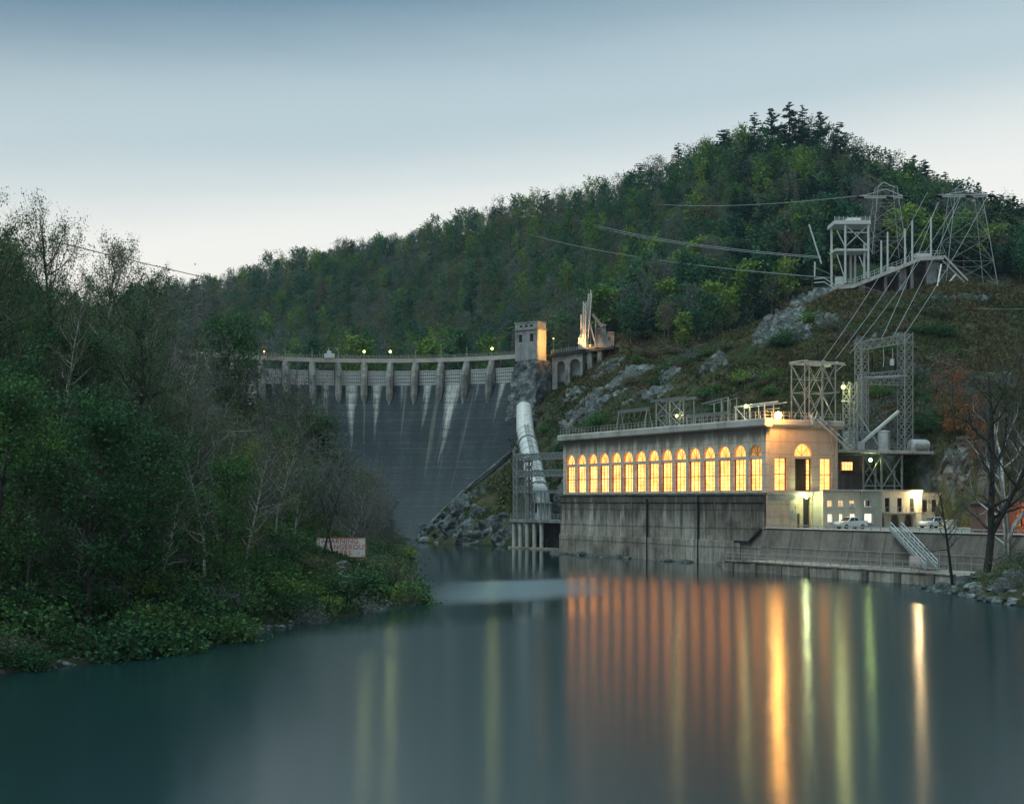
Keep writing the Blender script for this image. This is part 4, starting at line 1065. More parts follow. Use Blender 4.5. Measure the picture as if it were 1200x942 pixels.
b.build('tread', M['rail'], ST)
b = MB()
for s_ in (-.75, .75):
    for hgt in (.6, 1.15): b.bar(A_+sd_*s_+Vector((0,0,hgt)), B_+sd_*s_+Vector((0,0,hgt)), .09)
    for k in range(9): q = A_.lerp(B_, k/8)+sd_*s_; b.bar(q, q+Vector((0,0,1.15)), .08)
b.build('handrail', M['steelpale'], ST)
sg = local_thing('notice_board', 'small pinkish notice board on the landing near the foot of the stair', 'sign', -11.9, hy(1072, -11.9), 1.6)
b = MB(); b.box((0, -.9, .6), (.06, .9, 1.9)); b.build('board', m_flat('pink_board', (.55,.42,.4)), sg); b = MB()
for y in (-.7,.7): b.bar((.1, y, -.2), (.1, y, 1.9), .08)
b.each('post', M['rail'], sg)

# pickups
def pickup(label, x, y, rz, load=False, group=None):
    root = tag(empty('pickup_truck', ph(x, y, 6.105), PA+rz), label, 'pickup truck', group)
    body = MB()
    prof = [(-2.65,.45),(-2.2,.42),(-2.2,.42),(2.55,.42),(2.68,.6),(2.66,.95),(2.45,1.08),(1.25,1.18),(-2.62,1.18)]
    body.prism(prof, 'y', -.92, .92); body.build('body', M['car'], root, bevel=.06)
    cab = MB(); c0 = [(1.25,1.18),(.55,1.80),(-.75,1.84),(-.98,1.18)]
    vs = [(x_, sy*(.9 if z_ < 1.3 else .74), z_) for sy in (-1,1) for x_, z_ in c0]; n_ = 4
    cab.add(vs, [(0,1,2,3),(7,6,5,4)]+[(i,(i+1)%4,4+(i+1)%4,4+i) for i in range(4)]); cab.build('cab', M['car'], root, bevel=.05)
    for s_ in (-1,1):
        q = MB(); 
        def yy(z_): return s_*(.9-(z_-1.18)*.16/.64+.012)
        pts = [(1.0,1.24),(.52,1.7),(-.02,1.72),(-.02,1.24)]; pts2 = [(-.1,1.24),(-.1,1.72),(-.68,1.74),(-.84,1.24)]
        for pp in (pts, pts2):
            q.add([(a, yy(z_), z_) for a, z_ in pp]+[(a, yy(z_)-s_*.03, z_) for a, z_ in pp], [(0,1,2,3),(7,6,5,4),(0,4,5,1),(1,5,6,2),(2,6,7,3),(3,7,4,0)])
        q.build('side_window', M['glassdark'], root)
        h = MB(); h.box((2.5, s_*.55, .72), (2.7, s_*.88, .95)); h.build('headlight', M['headlamp'], root)
        h = MB(); h.box((-2.68, s_*.74, .75), (-2.6, s_*.925, 1.1)); h.build('taillight', M['taillamp'], root)
        h = MB(); h.box((.85, s_*.94, 1.2), (1.02, s_*1.12, 1.4)); h.build('mirror', M['dark'], root)
    ws = MB(); ws.add([(1.2,-.78,1.24),(1.2,.78,1.24),(.63,.66,1.76),(.63,-.66,1.76)], [(0,1,2,3)]); ws.v = [(a+.035,c,d) for a,c,d in ws.v]; ws.build('windscreen', M['glassdark'], root)
    bed = MB(); bed.box((-2.55,-.8,1.181),(-1.02,.8,1.2)); bed.build('bed_floor', M['dark'], root)
    bs = MB(); 
    for s_ in (-.88,.82): bs.box((-2.6,s_,1.201),(-1.0,s_+.06,1.27))
    bs.each('bed_rail', M['car'], root)
    for xx in (1.62,-1.6):
        for s_ in (-1,1):
            w_ = MB(); w_.tube([(xx, s_*.74, .37),(xx, s_*.95, .37)], .37, 18); wo2 = w_.build('wheel', M['tyre'], root)
            r_ = MB(); r_.tube([(xx, s_*.945, .37),(xx, s_*.965, .37)], .21, 14); r_.build('rim', M['rim'], wo2)
    bp = MB(); bp.box((2.66,-.9,.45),(2.78,.9,.62)); bp.box((-2.8,-.9,.45),(-2.66,.9,.62)); bp.each('bumper', M['rim'], root)
    return root
pickup('white pickup truck parked side-on in front of the annex', hx(997,-9), -9.0, math.pi)
pickup('white pickup truck behind the bare branches at the top of the steel stair', hx(1094,-15), -15, math.pi+R(8))
cb = local_thing('cargo_box', 'pale cargo box standing on the terrace right of the second pickup', 'box', hx(1112,-17), -17, 6.105)
b = MB(); b.box((-.9,-.7,.1),(.9,.7,1.3)); b.box((-.95,-.75,1.301),(.95,.75,1.4)); b.box((-.8,-.6,0),(.8,.6,.1)); b.build('box', M['annex'], cb, bevel=.03)

# brick house at the right
BH = local_thing('brick_house', 'low dark red brick house lit from inside at the right edge', 'house', 6.5, -44, 6.1)
hs = [rect(a, .9, a+1.0, 2.5) for a in (1.3, 3.3, 6.3)] + [rect(8.6, .02, 9.6, 2.6), rect(11.2,.9,12.2,2.5)]
plate(rect(0, 0, 15, 3.9), hs, lambda a, b, c: (a, c, b), .35).build('wall', M['redbrick'], BH)
b = MB(); b.box((0,.36,0),(.35,7,3.9)); b.box((14.6,.36,0),(15,7,3.9)); b.each('wall', M['redbrick'], BH); b = MB(); b.box((-.3,-.4,3.902),(15.3,7.3,4.15)); b.build('roof', M['ledge'], BH)
for a in (1.3, 3.3, 6.3, 11.2):
    b = MB(); grid_frame(b, 'y', a+.5, 1.0, .9, 2.5, 2, 3, fr=.07, depth=.15); f = b.build('window', M['frame'], BH); MB().box((a,.26,.9),(a+1,.3,2.5)).build('pane', M['panedim'] if a < 6 else M['panehi'], f)
b = MB(); grid_frame(b, 'y', 9.1, 1.0, .02, 2.6, 2, 4, fr=.07, depth=.15); f = b.build('door', M['frame'], BH); MB().box((8.6,.26,.02),(9.6,.3,2.6)).build('pane', M['pane'], f)
lamp(ph(11.5, -45.6, 9.2), 'red-orange lamp glowing in front of the brick house', M['bulbA'], 6000, (1,.32,.09), .12, hood=False)

# ------------------------------------------------------------------ penstock and its platform at the far end of the power house
PS = tag(empty('penstock_pipe', at(632, 590, 318)), 'huge white steel penstock pipe running down the hillside beside the dam', 'pipe')
Pb = at(631.5, 578, 319); Pt = at(616, 507, 374)
o0 = Vector(PS.location)
Rp = 2.3
b = MB(); dirp = (Pt-Pb).normalized()
pts = [Pb-o0-dirp*1.0, Pb-o0, Pt-o0]
b.tube([Pb-o0-dirp*1.5, Pt-o0+dirp*1.0], Rp, 32); b.build('pipe_shell', M['pipe'], PS, True)
b = MB()
Lp = (Pt-Pb).length
for k in range(11):
    q = Pb-o0+dirp*(Lp*(k+.25)/10.6); hw_ = .35 if k % 4 == 0 else .13; b.tube([q-dirp*hw_, q+dirp*hw_], Rp+(.32 if k % 4 == 0 else .06), 32)
b.each('ring_band', M['pipering'], PS, smooth=True)
b = MB()
upv = Vector((0,0,1)); side = dirp.cross(upv).normalized(); nrm = side.cross(dirp)
for k in range(30):
    q = Pb-o0+dirp*(Lp*k/30); b.bar(q+nrm*(Rp+.12)+side*-.5, q+nrm*(Rp+.12)+side*.5, .2)
for s_ in (-.5,.5): b.bar(Pb-o0+nrm*(Rp+.15)+side*s_, Pt-o0+nrm*(Rp+.15)+side*s_, .14)
b.build('walkway', M['steel'], PS)
b = MB(); q = Pt-o0+dirp*1.0; b.tube([q, q+dirp*1.2, q+dirp*3.5+Vector((0,0,1.6)), q+dirp*7+Vector((0,0,5.0))], [Rp, Rp*1.02, Rp*.98, Rp*.9], 32); b.build('elbow', M['pipe'], PS, True)
b = MB(); b.tube([Pb-o0-dirp*1.0, Pb-o0-dirp*2.6, Pb-o0-dirp*3.9+Vector((0,0,-.8)), Pb-o0-dirp*4.4+Vector((0,0,-2.4)), Pb-o0-dirp*4.4+Vector((0,0,-6))], Rp, 32); b.build('foot_bend', M['pipe'], PS, True)
b = MB()
for k in range(5): an = R(-50+k*25); q = Pb-o0-dirp*4.4+Vector((math.sin(an)*Rp*1.02, -math.cos(an)*Rp*1.02, -1.9)); b.box((q.x-.28, q.y-.06, q.z-1.1), (q.x+.28, q.y+.06, q.z+1.0))
b.each('slot', M['dark'], PS)
b = MB()
for k in (1, 3, 5, 7):
    q = Pb-o0+dirp*(Lp*k/9); gz_ = min(gnd(o0.x+q.x, o0.y+q.y)-o0.z, q.z-2.5); b.box((q.x-2.4, q.y-.7, gz_-1), (q.x+2.4, q.y+.7, q.z-Rp*.55))
b.each('saddle', M['pier'], PS)
# surge stacks at the foot
PP = tag(empty('penstock_platform', at(630, 640, 322)), 'concrete platform on round columns at the foot of the penstock', 'platform')
oP = at(630, 609, 312); PP.location = (oP.x, oP.y, 0)
zP = 6.4
W0 = at(599.5, 609, 316); W1 = at(662, 609, 300)
vx_ = Vector((W1.x-W0.x, W1.y-W0.y, 0)); wl_ = vx_.length; vx_.normalize(); vy_ = Vector((-vx_.y, vx_.x, 0))
PP.location = (W0.x, W0.y, 0); pa = math.atan2(vx_.y, vx_.x); PP.rotation_euler = (0,0,pa)
b = MB(); b.box((-.3,-.4,zP-.7),(wl_,12,zP)); b.build('deck', M['pier'], PP, bevel=.05)
for x in (.6, 3.0, 5.6, 8.3, 10.9):
    b = MB(); b.tube([(x,.3,-3),(x,.3,zP-.71)], .48, 12); b.build('column', M['pale'], PP, True)
b = MB(); b.box((-.5,-.6,-.3),(wl_,.9,.35)); b.build('footing', M['base'], PP)
b = MB(); b.box((6.3,3.5,-3),(wl_,4,zP-.72)); b.build('rear_wall', M['ledge'], PP)
b = MB()
for k in range(13): b.bar((-.1+wl_*k/12.2,-.2,zP),(-.1+wl_*k/12.2,-.2,zP+1.2), .1)
for z in (.6,1.2): b.bar((-.1,-.2,zP+z),(wl_,-.2,zP+z), .08)
b.build('railing', M['steel'], PP)
b = MB()
for x in (6.4, 7.6, 8.9, 10.0): b.lathe((x, 3.2, zP), [(.45,0),(.5,.1),(.42,.2),(.42,3.2),(.55,3.3),(.55,3.6),(.2,3.8)], 12)
b.each('vent_stack', M['steel'], PP, smooth=True)
LG = tag(empty('lattice_gantry', W0, pa), 'grey lattice gantry with stacked girders standing in front of the penstock', 'gantry')
LG.location = (W0.x, W0.y, zP)
kk = 312/F
def ly_(py): return (609-py)*kk
b = MB(); b.lattice((.8,1.2,0),(.8,1.2,ly_(531)),1.5,9,.2,.12); b.build('lattice_leg', M['steel'], LG)
b = MB(); b.lattice((4.9,1.2,0),(4.9,1.2,ly_(536)),1.0,9,.18,.11); b.build('lattice_leg', M['steel'], LG)
for py, x1 in ((536, wl_), (555.5, wl_), (574, 5.6)):
    b = MB(); b.lattice((.2,1.2,ly_(py)),(x1,1.2,ly_(py)),1.3,int(x1/1.3),.18,.11); b.build('girder', M['steel'], LG)
b = MB(); b.lattice((4.9,1.2,ly_(577)),(wl_,1.2,ly_(577)),.5,8,.12,.08)
for x in (7,9.4,10.8): b.bar((x,1.2,0),(x,1.2,ly_(577)), .2)
b.build('low_girder', M['steel'], LG)

# ------------------------------------------------------------------ upper switchyard on the hill shoulder
YU = 332; ku = YU/F
UP = tag(empty('hill_deck', at(1045, 320, YU)), 'curved concrete walkway deck on pillars high on the hill shoulder', 'deck')
oU = Vector(UP.location)
def up_(px, py, dy=0): return at(px, py, YU)-oU+Vector((0, dy, 0))
line = [(979,334.5),(1000,333),(1020,325),(1040,317),(1062,308),(1078,301),(1106,299.5)]
b = MB()
for (xa,ya),(xb,yb) in zip(line, line[1:]):
    A, B = up_(xa,ya), up_(xb,yb); b.add([A+Vector((0,dy,dz)) for dy in (0,6) for dz in (0,-.9)]+[B+Vector((0,dy,dz)) for dy in (0,6) for dz in (0,-.9)], [(0,1,3,2),(4,6,7,5),(0,4,5,1),(2,3,7,6),(0,2,6,4),(1,5,7,3)])
b.build('deck', M['pale'], UP)
b = MB()
for (xa,ya),(xb,yb) in zip(line, line[1:]):
    A, B = up_(xa,ya,.1), up_(xb,yb,.1)
    for h_ in (.6,1.2): b.bar(A+Vector((0,0,h_)), B+Vector((0,0,h_)), .08)
    for k in range(4): q = A.lerp(B, k/4); b.bar(q, q+Vector((0,0,1.2)), .08)
b.build('railing', M['steelpale'], UP)
for px, py0, py1, w_ in ((1012,331,352,1.6),(1040,320,352,.7),(1060,312,354,1.8),(1071,306,355,.7),(1094,303,352,2.4)):
    b = MB(); q = up_(px, py0, 1.5); r_ = up_(px, py1, 1.5); b.box((q.x-w_/2, q.y, r_.z-3), (q.x+w_/2, q.y+4, q.z-.3)); b.build('pillar', M['towerstone'], UP, bevel=.05)
b = MB(); q = up_(1003, 332, 5.2); r_ = up_(1106, 352, 5.2); b.add([up_(1003,334,5.2), up_(1106,302,5.2), up_(1106,352,5.2), up_(1003,350,5.2), up_(1003,334,5.6), up_(1106,302,5.6), up_(1106,352,5.6), up_(1003,350,5.6)], [(0,1,2,3),(7,6,5,4),(0,4,5,1),(1,5,6,2),(2,6,7,3),(3,7,4,0)]); b.build('back_wall', M['ledge'], UP)
b = MB(); A = up_(985,328.5,1); b.box((A.x-.8,A.y,A.z-.9),(A.x+1,A.y+1.4,A.z+1)); A = up_(1049,314,1); b.box((A.x-1,A.y,A.z-.9),(A.x+1.4,A.y+1.6,A.z+.4)); A = up_(1084,299,1); b.box((A.x-1.8,A.y,A.z-.3),(A.x+1.8,A.y+2,A.z+.6)); b.each('equipment_box', M['steelpale'], UP, bevel=.04)
for px, pb, ptp in ((1034,320,281),(1041.5,316,271),(1062,308,267),(1070.5,303,258),(1092.5,299,254)):
    b = MB(); A = at(px, pb+1.5, YU); T = at(px, ptp, YU); b.tube([A+Vector((0,1,-.3)), T+Vector((0,1,0))], [.24,.2], 8)
    tag(b.build('steel_pole', M['steelpale']), 'bare pale pole standing upright on the curved hill deck', 'pole', 'poles on the hill deck')
FT = tag(empty('frame_tower', at(1000, 331, YU)), 'pale open frame tower with a flat roof at the left end of the hill deck', 'tower')
oF = Vector(FT.location)
def fp(px, py, dy=0): return at(px, py, YU)-oF+Vector((0, dy, 0))
legs = [(979.5,333,262,4.5),(990.5,332,263,0),(1004,328,290,6),(1007.5,328,290,4.5),(1014,326,285,1),(1017.5,326,263,0)]
for px, a_, t_, dy in legs:
    b = MB(); b.bar(fp(px,a_,dy), fp(px,t_,dy), .42); b.build('leg', M['steelpale'], FT)
b = MB(); A, B = fp(977.5,263,-.4), fp(1020,261,7); b.box((A.x,A.y,A.z),(B.x,B.y,A.z+.9)); b.build('roof_platform', M['steelpale'], FT)
b = MB(); A, B = fp(994,259.5,1), fp(1010,254.5,4); b.box((A.x,A.y,A.z-.2),(B.x,B.y,B.z)); b.build('roof_box', M['white'], FT, bevel=.1)
b = MB()
for k in range(9): q = fp(978+k*5.1, 258.5, -.2); b.bar(q, q+Vector((0,0,1.0)), .1)
b.bar(fp(977.5,257.2,-.2), fp(1019.5,257.2,-.2), .08); b.bar(fp(977.5,255.2,-.2), fp(1019.5,255.2,-.2), .08); b.build('roof_railing', M['steelpale'], FT)
b = MB(); A, B = fp(979,294,0), fp(1016,288.5,6); b.box((A.x,A.y,A.z),(B.x,B.y,A.z+.5)); b.build('mid_platform', M['steelpale'], FT)
b = MB()
for (xa,ya,xb,yb) in ((992,264,1017,288),(1017,264,992,288),(981,270,990,288),(981,298,990,325),(1007,300,1016,322),(992,272,1017,272.5)): b.bar(fp(xa,ya,.3), fp(xb,yb,.3), .2)
b.build('brace', M['steelpale'], FT)
# transmission pylons
def pylon(label, base, top, bw, tw_, arms, zarm):
    e = tag(empty('transmission_pylon', base), label, 'pylon')
    h_ = top-base.z
    def c(t, sx, sy): k = (bw*(1-t)+tw_*t)/2; return Vector((sx*k, sy*k*.8, h_*t))
    b = MB()
    for sx in (-1,1):
        for sy in (-1,1): b.bar(c(0,sx,sy), c(1,sx,sy), .15)
    b.each('tower_leg', M['steel'], e); b = MB()
    n_ = 4
    for i in range(n_):
        t0, t1 = i/n_, (i+1)/n_
        for (sa,sb) in (((-1,-1),(1,-1)),((1,-1),(1,1)),((1,1),(-1,1)),((-1,1),(-1,-1))):
            b.bar(c(t0,*sa), c(t1,*sb), .055); b.bar(c(t0,*sb), c(t1,*sa), .055); b.bar(c(t1,*sa), c(t1,*sb), .07)
    b.build('brace', M['steel'], e)
    b = MB(); k = []
    for x0, x1 in arms: b.lattice((x0,0,h_*zarm), (x1,0,h_*zarm), .5, 7, .1, .06); b.bar((x1,0,h_*zarm), (0,0,h_*min(1,zarm+.12)), .14)
    b.bar((-tw_/2,0,h_), (-tw_*.1,0,h_*1.08), .14); b.bar((tw_/2,0,h_), (-tw_*.1,0,h_*1.08), .14)
    b.build('cross_arm', M['steelpale'], e); b = MB()
    for x0, x1 in arms:
        for xx in (x1,): b.tube([(xx-.9,-1.0,h_*zarm-.1),(xx+.9,-.4,h_*zarm-.25)], .34, 8); b.tube([(xx,0,h_*zarm),(xx-.3,-1.5,h_*zarm-1.5)], .3, 8)
    b.tube([(0,-.9,h_*zarm-.2),(1.6,-.7,h_*zarm-.4)], .32, 8)
    b.build('insulator', M['insul'], e)
    return e
B1 = at(1038, 300, 352); pylon('smaller lattice pylon behind the pale frame tower on the hill', B1, at(1038,220,352).z, 8.5, 4.6, ((0,-6.5),(0,5.0)), .86)
B2 = at(1131, 338, 338); pylon('larger lattice pylon at the right end of the hill deck', B2, at(1131,224,338).z, 12.2, 6.0, ((0,-6.6),(0,6.0)), .95)
b = MB()
for px, py in ((1104,302),(1098,330)): pass
b.bar(at(1106,300,YU), at(1138,333,YU+2), .4); b.bar(at(1106,300,YU)+Vector((0,3,0)), at(1133,334,YU+5), .3); b.bar(at(1096,350,325), at(1120,322,YU), .3); b.bar(at(1096,350,325), at(1103,310,YU), .3); b.box(tuple(at(1093,353,326)), tuple(at(1101,346,324)))
tag(b.build('anchor_strut', M['steelpale']), 'pale slanting anchor struts between the hill deck and the larger pylon', 'strut')
b = MB(); b.bar(at(948,263,335)+Vector((0,0,0)), at(962.5,309,335), .3); b.bar(at(954.5,324,335), at(955,307,335), .3); tag(b.build('leaning_pole', M['steelpale']), 'pale leaning pole on the slope left of the frame tower', 'pole')
b = MB()
q = [at(954,327,330), at(966,326,330), at(978,334,330)]; b.tube(q, .12, 6); b.tube([p_+Vector((0,0,-.9)) for p_ in q], .12, 6); tag(b.build('handrail', M['steelpale']), 'thin pale handrail on the rock left of the frame tower', 'handrail')

# ------------------------------------------------------------------ power lines
def line_(a, b_, sag, r, label, group=None, mat='wire', n=24):
    m_ = MB(); pts = []
    for k in range(n+1):
        t_ = k/n; q = a.lerp(b_, t_); q.z -= sag*4*t_*(1-t_); pts.append(q)
    m_.tube(pts, r, 5, False); return tag(m_.build('power_line', M[mat], smooth=True), label, 'power line', group)
tops = [(1032.5,398),(1047,394),(1061,391)]; ups = [(1099,237),(1126,230),(1158,228)]
for k, ((xa,ya),(xb,yb)) in enumerate(zip(tops, ups)):
    line_(at(xa,ya,246-k), at(xb,yb,334), 1.0, .05, ['wire from the left end of the portal girder to the hill pylon','wire from the middle of the portal girder to the hill pylon','wire from the right end of the portal girder to the hill pylon'][k])
for k, ((xa,ya),(xb,yb)) in enumerate(zip([(963,424),(979,421),(996,414)], [(1087,225),(1101,237),(1124,231)])):
    line_(at(xa,ya,236), at(xb,yb,335), 1.4, .045, 'slanting wire from the roof switch tower up to the hill pylon', 'wires rising from the roof switch tower')
line_(at(975,326,332), at(585,264,720), 3.5, .075, 'lowest long wire crossing the forest towards the dam valley')
for k in range(2): line_(at(962,301+k*1.6,345), at(628,241+k*2.5,740), 4, .075, 'one of the long twin wires crossing the forested mountain', 'twin wires crossing the mountain')
line_(at(1020,228,352), at(676,224,740), 5, .075, 'high faint wire from the smaller pylon along the mountain')
line_(at(60,282,150), at(520,362,560), 3, .055, 'dark wire crossing the sky at the left above the dam', mat='wiredark')
line_(at(1200,362,300), at(952,312,332), 3, .035, 'thin wire running across the brushy slope below the hill deck')
for k in range(2): line_(at(968,232+k*4,345), at(830,420+k*8,345), 3, .05, 'steep thin wire running down the forest edge', 'steep wires on the forest edge', mat='wiredark')

# ------------------------------------------------------------------ warning sign on the left bank
SG = tag(empty('warning_sign', at(399.5, 653, 166)), 'big white warning sign with faded red lettering among the trees on the left bank', 'sign')
ks = 166/F
b = MB(); b.box((-29*ks,0,0), (29*ks,.1,23*ks)); b.build('board', m_paint('faded_white_board', (.72,.69,.66), .7, 0, .5, (.35,.33,.3)), SG)
redp = m_paint('faded_red_paint', (.5,.10,.07), .7, 0, .6, (.6,.5,.46))
b = MB(); q = 29*ks; hh_ = 23*ks
for z0_, z1_ in ((0,.09),(hh_-.09,hh_)): b.box((-q,-.012,z0_),(q,-.002,z1_))
for x0_, x1_ in ((-q,-q+.09),(q-.09,q)): b.box((x0_,-.012,.091),(x1_,-.002,hh_-.091))
b.build('border', redp, SG)
for txt, zz, xx in (('WARNING', .72, -.72), ('DANGEROUS', .42, -.72), ('WATERS', .12, -.72)):
    cu = bpy.data.curves.new('lettering', 'FONT'); cu.body = txt; cu.size = .30*hh_*1.15; cu.extrude = .006; cu.space_character = 1.12; cu.offset = .012
    to = bpy.data.objects.new('t', cu); COL.objects.link(to); dg = bpy.context.evaluated_depsgraph_get(); dg.update()
    me = bpy.data.meshes.new_from_object(to.evaluated_get(dg)); bpy.data.objects.remove(to)
    me.materials.clear(); me.materials.append(redp)
    o = link('lettering', me, SG); o.rotation_euler = (R(90), 0, 0); o.location = (xx*q, -.012, zz*hh_)
b = MB()
for x in (-q*.7, q*.75): b.bar((x,.2,-3),(x,.2,hh_), .2)
b.each('post', M['terrace'], SG)

# ------------------------------------------------------------------ trees: skeleton of limbs, then leaves or twigs along them
def unit(v):
    n = np.linalg.norm(v); return v/n if n > 1e-9 else v
def limb(rng, p, d, ln, r, n, up, wob):
    pts = [p]; d = unit(d)
    for k in range(n):
        d = unit(d + rng.normal(0, wob, 3) + np.array([0, 0, up])); p = p + d*(ln/n); pts.append(p)
    return np.array(pts), np.linspace(r, r*.25, n+1)
def tubes(pls, sides):
    V = []; Fc = []; b = 0
    for (pts, rad), n in zip(pls, sides):
        T = np.gradient(pts, axis=0); T /= np.maximum(np.linalg.norm(T, axis=1)[:, None], 1e-9)
        ref = np.array([.31, .77, .55]) if abs(T[0][2]) > .8 else np.array([0, 0, 1.0])
        A = np.cross(T, ref); A /= np.maximum(np.linalg.norm(A, axis=1)[:, None], 1e-9); B = np.cross(T, A)
        an = np.arange(n)*2*math.pi/n
        ring = pts[:, None] + rad[:, None, None]*(A[:, None]*np.cos(an)[None, :, None] + B[:, None]*np.sin(an)[None, :, None])
        V.append(ring.reshape(-1, 3)); m_ = len(pts)
        i = np.arange(m_-1)[:, None]*n; k = np.arange(n)[None]; k2 = (k+1) % n
        Fc.append((np.stack([i+k, i+k2, i+n+k2, i+n+k], -1).reshape(-1, 4))+b); b += m_*n
    return np.concatenate(V), np.concatenate(Fc)
def leaves(rng, C, size, flat=0.0, asp=.6):
    n = len(C); N = rng.normal(0, 1, (n, 3)); N[:, 2] += flat*np.sign(N[:, 2]+.5)*2
    N /= np.linalg.norm(N, axis=1)[:, None]
    Q = rng.normal(0, 1, (n, 3)); U = np.cross(N, Q); U /= np.maximum(np.linalg.norm(U, axis=1)[:, None], 1e-6); Wv = np.cross(N, U)
    s = size*rng.uniform(.6, 1.3, n)[:, None]
    V = np.stack([C-U*s, C-Wv*s*asp+U*s*.1, C+U*s, C+Wv*s*asp+U*s*.1], 1).reshape(-1, 3)
    return V, np.arange(4*n).reshape(n, 4)
def broadleaf(seed, H, spread=.32, start=.28, nl=24, nsub=5, ntw=3, up=.10, nleaf=1500, lsize=.3, r0=None, lean=0.0, jit=.5, twigs=True, twr=.02, fork=0):
    """returns (wood verts/faces, twig verts/faces, leaf verts/faces)"""
    rng = np.random.RandomState(seed); r0 = r0 or H*.014
    tp, tr_ = limb(rng, np.zeros(3), np.array([lean, 0, 1.0]), H*.93, r0, 9, .12, .07); tp[0, 2] = -.6
    wood = [(tp, tr_)]; ws = [8]; tw = []; cl = []
    trunks = [(tp, tr_)]
    for q in range(fork):
        j = 2+q; a = rng.uniform(0, 6.28); fp_, fr_ = limb(rng, tp[j], np.array([math.cos(a)*.5, math.sin(a)*.5, 1]), H*(.9-j/9*.8), tr_[j]*.75, 7, .1, .09)
        wood.append((fp_, fr_)); ws.append(6); trunks.append((fp_, fr_))
    for k in range(nl):
        T_, Rr = trunks[k % len(trunks)]
        t = start + (1-start)*((k+rng.uniform(0, 1))/nl)**.9 * .97
        if k % len(trunks): t = .15+.8*rng.uniform(0, 1)
        x = t*(len(T_)-1); i = int(min(x, len(T_)-2)); p = T_[i]*(1-x+i)+T_[i+1]*(x-i); r = Rr[i]
        h = (p[2]/H-start)/(1-start); prof = max(.25, math.sin(math.pi*min(1, max(0.0, .16+h*.80)))**.7)
        a = k*2.4+rng.uniform(-.5, .5); el = rng.uniform(.15, .7)+.5*h
        ln = H*spread*prof*rng.uniform(.75, 1.2)
        lp, lr = limb(rng, p, np.array([math.cos(a)*math.cos(el), math.sin(a)*math.cos(el), math.sin(el)]), ln, max(.025, min(r*.55, .035*ln)), 5, up, .16)
        wood.append((lp, lr)); ws.append(5); cl.append(lp[2:])
        for s in range(nsub):
            y = rng.uniform(.25, 1)*(len(lp)-1); i2 = int(min(y, len(lp)-2)); q = lp[i2]*(1-y+i2)+lp[i2+1]*(y-i2)
            dd = unit(lp[i2+1]-lp[i2])+rng.normal(0, .55, 3); sl_ = ln*rng.uniform(.25, .5)
            sp, sr = limb(rng, q, dd, sl_, max(twr, lr[i2]*.5), 4, up, .2)
            (wood if sl_ > 1.6 and s < 2 else tw).append((sp, sr))
            if sl_ > 1.6 and s < 2: ws.append(4)
            cl.append(sp[1:])
            for w__ in range(ntw):
                z = rng.uniform(.3, 1)*(len(sp)-1); i3 = int(min(z, len(sp)-2)); q3 = sp[i3]*(1-z+i3)+sp[i3+1]*(z-i3)
                d3 = unit(sp[i3+1]-sp[i3])+rng.normal(0, .6, 3)
                tp3, tr3 = limb(rng, q3, d3, sl_*rng.uniform(.35, .7), twr*.8, 2, up, .2); tw.append((tp3, tr3)); cl.append(tp3[1:])
    res = [tubes(wood, ws), tubes(tw, [3]*len(tw)) if twigs and tw else None]
    if nleaf:
        C = np.concatenate(cl); C = C[rng.randint(0, len(C), nleaf)]+rng.normal(0, jit, (nleaf, 3))
        # leave holes in the crown
        keep = fbm(C[:, 0]*.45+C[:, 2]*.3+seed, C[:, 1]*.45-C[:, 2]*.35, 2) > -.22
        res.append(leaves(rng, C[keep], lsize))
    else: res.append(None)
    return res
def conifer(seed, H, spread=.2, nwh=17, nleaf=1700, lsize=.34, irregular=.3, droop=-.05, start=.15, top=1.0):
    rng = np.random.RandomState(seed)
    tp, tr_ = limb(rng, np.zeros(3), np.array([0, 0, 1.0]), H, H*.014, 9, .25, .02); tp[0, 2] = -.6
    wood = [(tp, tr_)]; ws = [7]; C = []
    for k in range(nwh):
        t = start+(1-start)*(k+.4*rng.uniform(0, 1))/nwh
        for b_ in range(rng.randint(4, 7)):
            if rng.uniform() < irregular*.6: continue
            a = rng.uniform(0, 6.28); ln = H*spread*((1-t)**.55*.9+.1)*rng.uniform(1-irregular, 1+irregular)
            x = t*9; i = int(min(x, 8)); p = tp[i]*(1-x+i)+tp[i+1]*(x-i)
            lp, lr = limb(rng, p, np.array([math.cos(a), math.sin(a), .18]), ln, .012*ln+.02, 4, droop, .06)
            wood.append((lp, lr)); ws.append(3)
            m_ = max(4, int(nleaf/(nwh*5)*ln/(H*spread*.5)))
            u = rng.uniform(.25, 1.05, m_)*4; ii = np.minimum(u.astype(int), 3); f = (u-ii)[:, None]
            q = lp[ii]*(1-f)+lp[ii+1]*f+rng.normal(0, 1, (m_, 3))*np.array([.11*ln, .11*ln, .05*ln]); C.append(q)
    C = np.concatenate(C)
    return [tubes(wood, ws), None, leaves(rng, C, lsize, .7, .42)]
def merge(parts):
    V = []; Fc = []; b = 0
    for p in parts:
        if p is None: continue
        V.append(p[0]); Fc.append(p[1]+b); b += len(p[0])
    return np.concatenate(V), np.concatenate(Fc)

